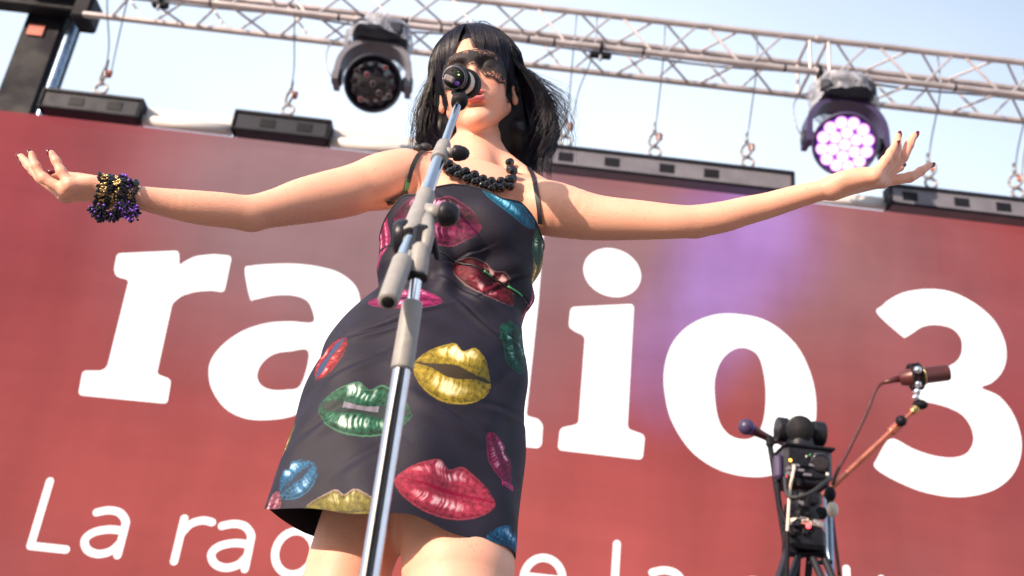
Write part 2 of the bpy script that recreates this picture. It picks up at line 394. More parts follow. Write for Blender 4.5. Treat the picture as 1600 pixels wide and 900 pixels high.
# small lettering: round-ended monoline strokes placed on a sheared baseline in the screen plane
A0 = P(40, 852, SD-.006); A1 = P(262, 876, SD-.006)
UX = unit(A1-A0); UZ = np.array([0, 0, 1.0])
def small(ch, x, h, strokes, w=.0225):
    mb = MB()
    for si, st in enumerate(strokes):
        pts = [A0 + UX*(x+p[0]*h*1.21) + UZ*(p[1]*h) for p in (catmull(st, 6) if len(st) > 2 else st)]
        Lf, Rt = [], []
        for i, p in enumerate(pts):
            d = unit(np.asarray(pts[min(i+1, len(pts)-1)]) - np.asarray(pts[max(i-1, 0)])); nn = np.array([-d[2], 0, d[0]])
            Lf.append(p+nn*w); Rt.append(p-nn*w)
        def arc(c, a0, sgn):
            return []
        dy = np.array([0, -.0004*si, 0]); V = [q+dy for q in Lf+Rt]; n = len(pts)
        Fs = [[i, i+1, n+i+1, n+i] for i in range(n-1)]
        for e, idx in ((0, 1), (n-1, n-2)):
            d = unit(np.asarray(pts[e])-np.asarray(pts[idx])); nn = np.array([-d[2], 0, d[0]]); b = len(V)
            V += [pts[e]+dy+w*(math.cos(a)*nn+math.sin(a)*d) for a in np.linspace(0, math.pi, 9)]
            Fs.append(list(range(b, b+9)))
        mb.add(V, Fs, False)
    o = mb.build('small_letter', MT['letter'], scr); o['label'] = 'thin white letter ' + ch
xh = .26
ov = lambda cx, cz, a, b, s=0, e=360, n=12: [(cx+a*math.cos(R(s+(e-s)*k/n)), cz+b*math.sin(R(s+(e-s)*k/n))) for k in range(n+1)]
GL = {
 'L': [[(0, 1.53), (0, 0)], [(0, 0), (.68, 0)]],
 'a': [[(.08, .92), (.3, 1.0), (.52, .97), (.67, .8), (.69, .6), (.69, 0)], [(.69, .56), (.4, .56), (.12, .45), (0, .26), (.1, .05), (.32, -.02), (.55, .08), (.69, .3)]],
 'r': [[(0, 1), (0, 0)], [(0, .62), (.14, .88), (.36, 1.0), (.55, .98)]],
 'd': [[(.74, 1.5), (.74, 0)], ov(.37, .49, .37, .5, 0, 360, 16)],
 'i': [[(0, 1), (0, 0)], [(0, 1.36), (0, 1.40)]],
 'o': [ov(.4, .49, .4, .5, 0, 360, 16)],
 'e': [[(.02, .52), (.76, .52)], ov(.38, .49, .38, .5, 5, 315, 14)],
 'l': [[(0, 1.5), (0, 0)]],
 'c': [ov(.4, .49, .4, .5, 45, 315, 12)],
 'u': [[(0, 1), (0, .4), (.1, .06), (.33, -.02), (.56, .1), (.68, .4)], [(.68, 1), (.68, 0)]],
 't': [[(.12, 1.35), (.12, .25), (.25, 0), (.48, 0)], [(-.12, 1.0), (.46, 1.0)]],
}
sp = pxm(P(700, 860, SD))
def sx(px, py):                                            # pixel -> distance along the baseline
    return float((P(px, py, SD-.006)-A0) @ UX)
items = [('L', 48, 852), ('a', 128, 860), ('r', 272, 877), ('a', 326, 885), ('d', 424, 893), ('i', 530, 905), ('o', 575, 910),
         ('d', 705, 925), ('e', 815, 935), ('l', 958, 950), ('a', 1010, 955), ('c', 1147, 972), ('u', 1236, 980), ('l', 1326, 990), ('t', 1372, 995), ('u', 1430, 1000), ('r', 1525, 1010), ('a', 1580, 1020)]
for ch, a, b in items: small(ch, sx(a, b), xh, GL[ch])

# ---------------------------------------------------------------- bars along the screen top
def topbar(pxa, pya, pxb, pyb, h, m, kind, label, D=6.36, group=None, slots=()):
    a, b = P(pxa, pya, D), P(pxb, pyb, D); z = ztop + .004
    L_ = b[0]-a[0]; c = np.array([(a[0]+b[0])/2, D, z+h/2])
    if kind == 'bar':
        o = empty('hanging_bar', (c[0], D, z), label, 'bar', group)
        MB().box(c, (L_, .12, h), bev=.008).build('casing', m, o)
        MB().box(c+np.array([0, -.066, h*.44]), (L_+.01, .02, h*.14), bev=.003).build('top_lip', MT['navy'], o)
        MB().box(c+np.array([0, -.066, -h*.46]), (L_+.01, .02, h*.10), bev=.003).build('bottom_lip', MT['black'], o)
        for s_ in (-1, 1): MB().box(c+np.array([s_*(L_/2+.012), -.003, 0]), (.018, .135, h*1.04), bev=.004).build('end_cap', MT['black'], o)
        for u in slots:
            x = P(u, 0, D)[0]
            q = c.copy(); q[0] = a[0]+(b[0]-a[0])*u; q[1] = D-.0615; q[2] -= h*.02
            MB().box(q, (.11, .006, h*.42), bev=.002).build('slot', MT['black'], o)
        return o
    o = empty('white_cover', (c[0], D, z), label, 'cover', group)
    MB().box(c+np.array([0, .03, h*.12]), (L_, .06, h*.55), bev=.01).build('upper_sheet', m, o)
    MB().tube([c+np.array([-L_/2, -.01, -h*.28]), c+np.array([L_/2, -.01, -h*.28])], h*.22, 14).build('rolled_edge', m, o)
    return o
topbar(68, 172, 216, 190, .165, MT['navy'], 'bar', 'short dark bar on the screen top beside the black tower', slots=(.35, .75), group='dark hanging bars along the screen top')
topbar(368, 205, 510, 225, .165, MT['navy'], 'bar', 'short dark bar on the screen top left of the singer', slots=(.35, .75), group='dark hanging bars along the screen top')
topbar(700, 245, 1234, 310, .175, MT['greymetal'], 'bar', 'long grey bar with slots above the singer\'s raised right-hand arm', slots=(.10, .34, .475, .635, .765), group='dark hanging bars along the screen top')
topbar(1390, 325, 1700, 360, .17, MT['greymetal'], 'bar', 'grey slotted bar at the right end of the screen top', slots=(.09, .35, .56, .8), group='dark hanging bars along the screen top')
topbar(222, 185, 362, 205, .19, MT['white'], 'cover', 'white cover between the two dark bars', D=6.40, group='white covers on the screen top')
topbar(516, 220, 696, 240, .19, MT['white'], 'cover', 'white cover behind the singer\'s dark hair', D=6.40, group='white covers on the screen top')
topbar(1240, 305, 1384, 325, .13, MT['white'], 'cover', 'white cover under the lit lamp and open hand', D=6.40, group='white covers on the screen top')

# ---------------------------------------------------------------- box truss
TD, TS = 5.98, .30
zb = float(np.mean([P(x, 58+(x-800)*.1175, TD)[2] for x in (300, 800, 1400)]))
truss = empty('lighting_truss', (0, TD, zb), 'long aluminium box truss with zigzag bracing against the sky', 'truss')
xa, xb = P(105, -10, TD)[0], P(1760, 150, TD)[0]
CY = [(TD, zb), (TD, zb+TS), (TD+TS, zb), (TD+TS, zb+TS)]
for (y, z) in CY: MB().rod((xa, y, z), (xb, y, z), .024, 14).build('chord', MT['alu'], truss)
brm = {}
def brace(p, q, r=.0095):
    p = np.array(p); q = np.array(q); L_ = float(np.linalg.norm(q-p)); key = (round(L_, 3), r)
    if key not in brm:
        brm[key] = MB().tube([(0, 0, -L_/2), (0, 0, L_/2)], r, 8, False).mesh('brace'); brm[key].materials.append(MT['alu_dark'] if r < .009 else MT['alu'])
    o = link('brace', brm[key], truss); o.location = (p+q)/2; o.rotation_mode = 'QUATERNION'; o.rotation_quaternion = Vector(q-p).to_track_quat('Z', 'Y')
per = .635; xs = P(831, 12, TD)[0]; k0 = int((xa-xs)/per); k1 = int((xb-xs)/per)
xj = P(1280, 75, TD)[0]
for k in range(k0, k1+1):
    xt = xs+k*per
    def seg(xtop, g, A, B):
        for s_ in (-1, 1):
            xm = xtop+s_*per/2
            if xa < xm < xb and abs((xtop+xm)/2-xj) > .12: brace((xtop+s_*.035, *A), (xm-s_*.035, *B))
    seg(xt, .04, CY[1], CY[0]); seg(xt+per/2, .04, CY[1], CY[3]); seg(xt+per/2, .04, CY[0], CY[2]); seg(xt, .04, CY[3], CY[2])
for dx in (-.07, .07):                                         # section joint
    for A, B in ((0, 1), (2, 3), (0, 2), (1, 3)): brace((xj+dx, *CY[A]), (xj+dx, *CY[B]), .013)
MB().rod((xj-.03, TD, zb), (xj+.03, TD, zb), .031, 14).build('coupler', MT['alu'], truss); MB().rod((xj-.03, TD, zb+TS), (xj+.03, TD, zb+TS), .031, 14).build('coupler', MT['alu'], truss)
for px in (215, 330, 530, 690, 826, 866, 1005, 1226, 1492):        # dark tape bands on the lower front chord
    x = P(px, 58+(px-800)*.1175, TD)[0]; MB().rod((x-.008, TD, zb), (x+.008, TD, zb), .0265, 14).build('tape_band', MT['black'], truss)
# cables lying along the truss
for k, (dy, dz, r) in enumerate(((.05, .035, .010), (.09, .03, .008), (.07, .05, .007))):
    pts = [(x, TD+dy+.01*math.sin(x*5+k), zb+dz+.012*math.sin(x*3.1+k*2)) for x in np.linspace(xa+.2, xb-.2, 60)]
    MB().tube(pts, r, 6).build('cable', MT['greymetal'] if k else MT['white'], truss)

# ---------------------------------------------------------------- tower at the left
tc = P(62, 100, 6.75); zt = float(P(75, 42, 6.75)[2])
tw = empty('support_tower', (tc[0], 6.75, 0), 'black mast rising behind the left end of the screen', 'tower')
MB().box((tc[0], 6.75, zt/2+.2), (.30, .30, zt+.4), bev=.012).build('mast', MT['black'], tw)
MB().rod((tc[0]+.20, 6.66, 0.1), (tc[0]+.20, 6.66, zt+.05), .040, 14).build('silver_pipe', MT['navytube'], tw)
MB().box((tc[0]+.19, 6.68, .05), (.2, .2, .1)).build('foot', MT['black'], tw)
yb = 6.5
MB().box((tc[0]-.18, yb, zt+.02), (1.0, .12, .13), bev=.012).build('cross_beam', MT['black'], tw)
MB().box((tc[0]+.37, yb-.02, zt-.03), (.14, .22, .24), bev=.02).build('bracket', MT['black'], tw)
MB().box((tc[0]+.05, yb-.04, zt+.22), (.42, .36, .30), bev=.03).build('sleeve_block', MT['black'], tw)
MB().box((tc[0]-.35, yb-.05, zt+.40), (.9, .10, .09), bev=.01).build('upper_beam', MT['black'], tw)
for s_ in (-1, 0, 1): MB().rod((tc[0]+.08+.13*s_, yb-.25, zt+.15), (tc[0]+.08+.13*s_, yb-.15, zt+.15), .035, 14).build('roller', MT['navy'], tw)
MB().tube([(tc[0]+.2, yb-.1, zt+.5), (tc[0]+.34, yb-.1, zt+.05)], .04, 10).build('diagonal_strut', MT['black'], tw)
MB().box((tc[0]-.03, 6.59, zt-.16), (.13, .012, .11), bev=.004).build('label_plate', MT['rust'], tw)

# ---------------------------------------------------------------- slings between truss and screen
def sling(px, py, double, label):
    base = P(px, py, 6.33); base[2] = ztop+.18
    top = np.array([base[0]+ .0, TD+TS*.5, zb-.02])
    s_ = empty('lifting_sling', base, label, 'sling', 'wire slings holding up the screen')
    MB().torus(base+np.array([0, -.01, .05]), (0, 1, 0), .042, .011, 20, 8).build('bow_shackle', MT['galv'], s_)
    MB().rod(base+np.array([-.05, -.01, .0]), base+np.array([.05, -.01, .0]), .012, 10).build('shackle_pin', MT['rust'], s_)
    mid = base+np.array([-.012, -.02, .15])
    MB().torus(mid, (.8, .6, .1), .05, .010, 20, 8).build('lifting_ring', MT['galv'], s_)
    MB().box(mid+np.array([.035, 0, .03]), (.05, .03, .07), bev=.012).build('hook', MT['rust'], s_)
    k = mid+np.array([0, 0, .05])
    MB().tube([k, k+np.array([0, 0, .10])], [.016, .010], 8).build('ferrule', MT['steel'], s_)
    MB().tube(catmull([k, k*.6+top*.4, top+np.array([-.02, -.12, 0]), top+np.array([-.02, -.13, .3])], 6), .0055, 6).build('wire', MT['steel'], s_)
    if double:
        MB().tube(catmull([k+np.array([.05, 0, -.02]), k*.5+top*.5+np.array([.06, 0, 0]), top+np.array([.13, -.12, 0]), top+np.array([.13, -.14, .3])], 6), .0055, 6).build('wire', MT['steel'], s_)
    return s_
sling(155, 152, True, 'double wire sling hooked above the first short dark bar')
sling(447, 188, False, 'wire sling hooked above the second short dark bar')
sling(882, 238, True, 'wire sling just right of the singer\'s flying hair')
sling(1022, 260, False, 'wire sling over the long grey bar nearer the singer')
sling(1168, 275, False, 'wire sling over the long grey bar beside the lit lamp')
sling(1455, 305, False, 'wire sling just right of the fingers of the open hand')
sling(1592, 322, True, 'wire sling at the right edge of the picture')

# ---------------------------------------------------------------- moving head lamps
def noise3(p, s, seed=0):
    p = np.asarray(p, float)*s + seed*13.7
    return (np.sin(p[..., 0]*1.7+1.3*np.sin(p[..., 1]*1.1+p[..., 2]*.7)) + np.sin(p[..., 1]*2.1+1.1*np.sin(p[..., 2]*1.3+.5*p[..., 0])) + np.sin(p[..., 2]*1.9+1.2*np.sin(p[..., 0]*.9+.8*p[..., 1])))/3
m = bpy.data.materials.new('clear_rain_cover'); m.use_nodes = True; t = m.node_tree; b = t.nodes['Principled BSDF']
b.inputs['Base Color'].default_value = (.40, .42, .50, 1); b.inputs['Roughness'].default_value = .3
tc_ = t.nodes.new('ShaderNodeTexCoord'); n_ = t.nodes.new('ShaderNodeTexNoise'); n_.inputs['Scale'].default_value = 9; n_.inputs['Detail'].default_value = 5; n_.inputs['Distortion'].default_value = 1.5
t.links.new(tc_.outputs['Object'], n_.inputs['Vector'])
rr_ = t.nodes.new('ShaderNodeMapRange'); rr_.inputs['From Min'].default_value = .35; rr_.inputs['From Max'].default_value = .62; rr_.inputs['To Min'].default_value = .30; rr_.inputs['To Max'].default_value = .85
t.links.new(n_.outputs['Fac'], rr_.inputs['Value']); t.links.new(rr_.outputs[0], b.inputs['Alpha'])
bp_ = t.nodes.new('ShaderNodeBump'); bp_.inputs['Strength'].default_value = .8; bp_.inputs['Distance'].default_value = .03; t.links.new(n_.outputs['Fac'], bp_.inputs['Height']); t.links.new(bp_.outputs[0], b.inputs['Normal'])
MT['cover'] = m
def lamp(px, py, rpx, D, lit, tilt, label):
    c = P(px, py, D); s_ = pxm(c); r = rpx*s_
    o = empty('moving_head_lamp', (c[0], c[1], zb-.05), label, 'stage light', 'moving head lamps hung on the truss')
    ax = unit(CAM-c + np.array([tilt, 0, -.9]))                       # where the lens looks
    sd, up, _ = frame(ax); sd = unit(np.cross((0, 0, 1.), ax)); up = np.cross(ax, sd)
    Rm = r*1.14; shell = MT['purpleshell'] if lit else MT['navy']
    MB().lathe(c-ax*.30, c, [(0, .02), (.005, Rm*.55), (.05, Rm*.82), (.14, Rm*.98), (.25, Rm), (.296, Rm), (.30, Rm*.97), (.30, Rm*.93), (.285, Rm*.92), (.285, .01)], 40).build('head', shell, o)
    MB().lathe(c-ax*.014, c, [(0, .01), (0, r*.98), (.004, r*.98), (.004, .01)], 40).build('lens_plate', MT['glassblack'] if not lit else MT['glow_plate'], o)
    pos = [(0, 0)]
    pos += [(.42*math.cos(a), .42*math.sin(a)) for a in np.arange(6)*math.pi/3+.3]
    pos += [(.78*math.cos(a), .78*math.sin(a)) for a in np.arange(12)*math.pi/6+.1]
    lr = r*(.225 if lit else .105)
    for q, (a, b_) in enumerate(pos):
        if lit and q in (2, 5): a *= .96
        k = c + sd*a*r + up*b_*r - ax*.010
        MB().ball(k, (lr, lr, lr*.5), 16, 8, ax=(sd, up, ax)).build('led_lens', MT['lamp'] if lit else (MT['redlens'] if q in (3, 9, 15) else MT['ring']), o)
        if lit: MB().ball(k+ax*lr*.22, (lr*.74, lr*.74, lr*.36), 16, 8, ax=(sd, up, ax)).build('led_core', MT['lamp_core'], o)
        if not lit: MB().torus(k+ax*.004, ax, lr, lr*.13, 16, 6).build('lens_rim', MT['navy'] if q % 3 else MT['alu_dark'], o)
    # yoke: an arch over the head, from pivot to pivot
    piv = c - ax*.16; hs = np.array([1., 0, 0]); hz = np.array([0, 0, 1.])
    arch = [piv + hs*(Rm+.05)*math.cos(a)*1.0 + hz*(max(0, math.sin(a))**.7)*(Rm+.10) + hz*(-.06 if i in (0, 20) else 0) for i, a in enumerate(np.linspace(0, math.pi, 21))]
    mb = MB(); V = []
    for i, p in enumerate(arch):
        d = unit(arch[min(i+1, 20)]-arch[max(i-1, 0)]); nr = np.cross(d, (0, 1., 0))
        for (u, w) in ((-1, -1), (1, -1), (1, 1), (-1, 1)): V.append(p + nr*u*.02 + np.array([0, 1., 0])*w*.075)
    mb.add(V, [[i*4+k, i*4+(k+1) % 4, i*4+4+(k+1) % 4, i*4+4+k] for i in range(20) for k in range(4)] + [[0, 1, 2, 3], [80, 81, 82, 83]], False)
    mb.build('yoke', shell if lit else MT['greymetal'], o)
    for s2 in (-1, 1):
        q = piv+hs*s2*(Rm+.045); MB().rod(q-hs*.035, q+hs*.035, .055, 20).build('pivot', MT['blackplastic'], o)
    top = piv + hz*(Rm+.10)
    MB().box(top+hz*.065, (.38, .32, .15), bev=.04).build('base', MT['navy'], o)
    for s2 in (-1, 1):
        q = np.array([top[0]+s2*.11, TD, zb])
        MB().torus(q, (1, 0, 0), .036, .014, 16, 8).rod(q-hz*.03, top+hz*.12+hs*s2*.11, .016, 10).build('clamp', MT['black'], o)
    # crumpled clear rain cover over the base and yoke shoulders
    V = []; nu, nv = 46, 18
    for j in range(nv):
        tt = j/(nv-1)
        for i in range(nu):
            a = 2*math.pi*i/nu; rad = (.06+.155*math.sin(min(1, tt*1.5)*math.pi/2)) ; drop = tt**1.6*.27*(1-.35*abs(math.sin(a))*(-math.sin(a) > 0))
            p = top + np.array([rad*1.05*math.cos(a), rad*.9*math.sin(a), .20-drop])
            p = p + .028*np.array([noise3(p, 17, 1), noise3(p, 19, 2), noise3(p, 15, 3)]) + .012*np.array([noise3(p, 55, 4), noise3(p, 50, 5), noise3(p, 60, 6)])
            V.append(p)
    Fs = [[j*nu+i, j*nu+(i+1) % nu, (j+1)*nu+(i+1) % nu, (j+1)*nu+i] for j in range(nv-1) for i in range(nu)]
    MB().add(V, Fs, True).build('rain_cover', MT['cover'], o)
    V = [top+np.array([-.17+.34*i/11, -.05+.1*j/3, .19+.05*math.sin(i*1.3+j)+.03*math.cos(i*2.2)]) for j in range(4) for i in range(12)]
    MB().add(V, [[j*12+i, j*12+i+1, j*12+i+13, j*12+i+12] for j in range(3) for i in range(11)]).build('black_wrap', MT['rubber'], o)
    cb = catmull([top+np.array([-.12, 0, .12]), top+np.array([-.33, 0, 0]), top+np.array([-.34, 0, -.2]), piv+np.array([-(Rm+.06), 0, -.03])], 6)
    MB().tube(cb, .006, 6).build('safety_cable', MT['steel'], o)
    return o
lamp(583, 131, 40, 5.72, False, .35, 'unlit moving head lamp above the singer\'s left-hand side')
lamp(1320, 226, 44, 5.70, True, -.1, 'moving head lamp glowing violet beside the open hand')
for px, w in ((256, .12), (940, .16)):
    x = P(px, 50+(px-800)*.12, TD)[0]
    o = empty('pipe_clamp', (x, TD, zb), 'dark pipe clamp on the truss ' + ('near the black mast' if px < 500 else 'right of the singer\'s hair'), 'clamp', 'pipe clamps on the truss')
    MB().torus((x, TD, zb), (1, 0, 0), .036, .013, 16, 8).box((x, TD+.02, zb-.055), (w, .05, .05), bev=.012).build('clamp_body', MT['black'], o)
    MB().rod((x, TD, zb-.07), (x, TD, zb-.12), .012, 8).build('bolt', MT['steel'], o)

# ================================================================= MICROPHONE STAND
foot = P(577, 900, 1.10); pole_x = foot[0]; SDp = 1.10
def onpole(px, py): q = P(px, py, SDp); q[0] = pole_x; return q
zpole = lambda py, px: float(P(px, py, SDp)[2])
st = empty('microphone_stand', (pole_x, SDp, 0), 'chrome boom microphone stand with grey clamps in front of the singer', 'microphone stand')
z_a = zpole(575, 625); z_b = zpole(470, 643); z_c = zpole(430, 650); z_d = zpole(385, 655); 
V3 = lambda z: np.array([pole_x, SDp, z])
MB().rod(V3(.03), V3(z_a+.01), .0106, 24).build('lower_tube', MT['chrome_worn'], st)
MB().lathe(V3(z_a-.002), V3(z_b), [(0, .0112), (0, .0124), (.003, .0130), (z_b-z_a-.004, .0122), (z_b-z_a, .0114), (z_b-z_a, .0085)], 28).build('height_sleeve', MT['greyplastic'], st)
MB().rod(V3(z_b-.02), V3(z_d), .0070, 20).build('upper_tube', MT['chrome'], st)
MB().lathe(V3(z_c-.002), V3(z_d), [(0, .0095), (0, .0120), (.006, .0126), (.012, .0119), (z_d-z_c, .0110), (z_d-z_c+.004, .009)], 28).build('collar', MT['greyplastic'], st)
MB().lathe(V3(z_c-.0045), V3(z_c), [(0, .0085), (0, .0130), (.004, .0130), (.004, .0085)], 28).build('collar_ring', MT['rubber'], st)
for k in range(3):
    a = R(90+120*k); MB().tube([V3(.06), V3(.05)+np.array([math.cos(a), math.sin(a), 0])*.02, V3(.012)+np.array([math.cos(a), math.sin(a), 0])*.28], .009, 12).build('leg', MT['chrome'], st)
MB().rod(V3(.02), V3(.10), .024, 20).build('leg_hub', MT['greyplastic'], st)
# boom
b0 = P(606, 472, 1.045); b1 = P(718, 158, 1.36); bd = unit(b1-b0)
def onb(px, py):                                          # point of the boom axis nearest to the pixel ray
    d = unit(P(px, py, 1.2)-CAM); w0 = CAM-b0; a, b_, c = 1, d@bd, 1; dd, e = d@w0, bd@w0
    return b0 + bd*((e-b_*dd)/(1-b_*b_)*1.0)
q1 = onb(632, 408); q2 = onb(652, 352); q3 = onb(672, 303); q4 = onb(688, 262); q5 = onb(697, 234)
MB().rod(b0+bd*.012, q2+bd*.02, .0090, 24).build('boom_rear_tube', MT['chrome'], st)
MB().rod(q2, q5, .0090, 24).build('boom_middle_tube', MT['chrome'], st)
MB().rod(q4, b1, .0060, 20).build('boom_front_tube', MT['chrome'], st)
lw = np.linalg.norm(q1-b0)
MB().lathe(b0, q1, [(0, .004), (0, .0108), (.003, .0120), (lw*.96, .0124), (lw, .0114), (lw, .0085)], 28).build('counterweight', MT['greyplastic'], st)
MB().lathe(b0-bd*.001, b0, [(0, .002), (0, .0075), (.002, .0078), (.002, .002)], 20).build('end_plug', MT['rubber'], st)
# main clamp round the boom
c0, c1 = onb(648, 372), onb(668, 305); cl = float(np.linalg.norm(c1-c0))
MB().lathe(c0, c1, [(0, .0094), (0, .0135), (.003, .0150), (.010, .0142), (cl*.55, .0134), (cl*.8, .0120), (cl*.95, .0128), (cl, .0118), (cl, .0088)], 30).build('boom_clamp', MT['greyplastic'], st)
MB().lathe(c0-bd*.003, c0, [(0, .0090), (0, .0132), (.0035, .0132), (.0035, .0090)], 28).build('clamp_ring', MT['rubber'], st)
cm = onb(659, 334); side = unit(CR*1.0 - bd*(CR@bd)); 
ks = cm + side*.020
MB().tube([cm+side*.008, cm+side*.032], [.0135, .0105], 20).build('screw_boss', MT['greyplastic'], st)
def knob(p, d, r, name='knob'):
    d = unit(d)
    return MB().lathe(p, p+d, [(0, r*.5), (.0, r*.95), (.003, r), (.009, r*1.0), (.011, r*.93), (.017, r*.8), (.022, r*.45), (.0235, .001)], 26).build(name, MT['blackplastic'], st)
knob(cm+side*.029, side-.15*fw, .0165)
# plate that joins clamp and pole
pt = V3(z_d+.005); pc = cm-side*.0
n_ax = unit(np.cross(bd, fw))
mb = MB(); mb.tube([pt+np.array([.004, 0, -.03]), pt+np.array([.006, -.002, .01]), cm+side*.012-bd*.012], [.0070, .0080, .0090], 14); mb.build('hinge_plate', MT['greyplastic'], st)
hz_ = V3(z_d-.006)
MB().box(hz_+np.array([-.003, .004, .016]), (.020, .020, .040), bev=.005).build('hinge_block', MT['blackplastic'], st)
kn = P(628, 372, 1.14)
MB().lathe(kn+CR*.016, kn-CR*.004, [(0, .008), (.002, .020), (.010, .0235), (.020, .0235), (.026, .019), (.028, .002)], 30).build('wing_knob', MT['blackplastic'], st)
MB().rod(kn, hz_+np.array([0, .004, .02]), .006, 12).build('hinge_bolt', MT['steel'], st)
MB().box(P(680, 388, 1.12), (.008, .016, .030), ax=(unit(CR-.3*fw), unit(fw), unit(CU-.2*CR)), bev=.002).build('cable_clip', MT['navy'], st)
MB().box(P(672, 392, 1.12), (.020, .008, .006), bev=.002).build('clip_arm', MT['blackplastic'], st)
# upper boom clamp
d0, d1 = onb(691, 252), onb(701, 228); dl = float(np.linalg.norm(d1-d0))
MB().lathe(d0, d1, [(0, .0090), (0, .0112), (.002, .0122), (dl*.5, .0115), (dl*.9, .0108), (dl, .0098), (dl, .0060)], 26).build('boom_collar', MT['greyplastic'], st)
dm = onb(697, 241)
MB().tube([dm+side*.006, dm+side*.020], [.0085, .007], 16).build('collar_boss', MT['greyplastic'], st)
knob(dm+side*.018, side, .0118)
# rubber tip and mic clip
MB().lathe(b1-bd*.012, b1, [(0, .0075), (.002, .0125), (.012, .0135), (.020, .0130), (.024, .0105), (.024, .006)], 24).build('rubber_ferrule', MT['rubber'], st)

# ---------------------------------------------------------------- the microphone itself
ma = P(709, 121, 1.345); mbk = P(744, 139, 1.485); md = unit(mbk-ma)
mic = empty('microphone', ma, 'black stage microphone pointing at the singer\'s lips, seen from its rear end', 'microphone')
Lm = float(np.linalg.norm(mbk-ma)); rm = .0200
MB().lathe(ma, mbk, [(0, rm*.80), (.0015, rm*.94), (.004, rm), (.012, rm), (.016, rm*.93), (.018, rm*.86), (.034, rm*.86), (.036, rm*.95), (.042, rm*.95), (.044, rm*.86)], 40).build('body', MT['blackplastic'], mic)
MB().lathe(ma+md*.044, mbk, [(0, rm*.86), (.001, rm*.93), (.024, rm*.98), (.025, rm*.8)], 40).build('champagne_ring', MT['cream'], mic)
gr_ = MB()
gr_.lathe(ma+md*.068, mbk, [(0, rm*.9), (.002, rm*1.12), (.010, rm*1.24), (.024, rm*1.24), (.034, rm*1.12), (.042, rm*.8), (.046, rm*.3), (.047, .001)], 44)
go = gr_.build('grille', MT['rubber'], mic)
for q in range(5): MB().torus(ma+md*(.074+.006*q), md, rm*(1.15+.05*math.sin(q/4*math.pi)), .0011, 44, 6).build('grille_rib', MT['blackplastic'], mic)
MB().torus(ma+md*.0015, md, rm*.90, .0009, 44, 6).build('rear_rim', MT['steel'], mic)
MB().lathe(ma-md*.0005, ma, [(0, .001), (0, rm*.84), (.001, rm*.84), (.001, .001)], 36).build('rear_plate', MT['rubber'], mic)
cs, cu_, _ = frame(md); cs = unit(CR-md*(CR@md)); cu_ = unit(CU-md*(CU@md))
MB().box(ma-md*.008-cs*.005-cu_*.003, (.016, .010, .014), ax=(unit(cs-.45*cu_), unit(cu_+.45*cs), md), bev=.002).build('connector', MT['alu_dark'], mic)
MB().box(ma-md*.003+cs*.006-cu_*.010, (.008, .006, .006), ax=(unit(cs-.45*cu_), unit(cu_+.45*cs), md), bev=.001).build('connector_latch', MT['purple'], mic)
for (a, b_, mm) in ((.0085, .004, 'green_glint'), (.008, .0085, 'green'), (-.003, .012, 'rust')):  # the green dots are a painted glint on the rear end
    MB().ball(ma-md*.001+cs*a+cu_*b_, (.0017, .0014, .0010), 10, 6).build('rear_dot', MT[mm], mic)
hold = ma+md*.030-cu_*rm*.9
MB().tube(catmull([hold+cs*.001, hold-cu_*.004, b1+bd*.010], 5), [.012]*5+[.009]*5+[.007], 14).build('clip_stem', MT['blackplastic'], mic)
MB().torus(ma+md*.030, md, rm*.92, .0032, 32, 8).build('clip_ring', MT['blackplastic'], mic)
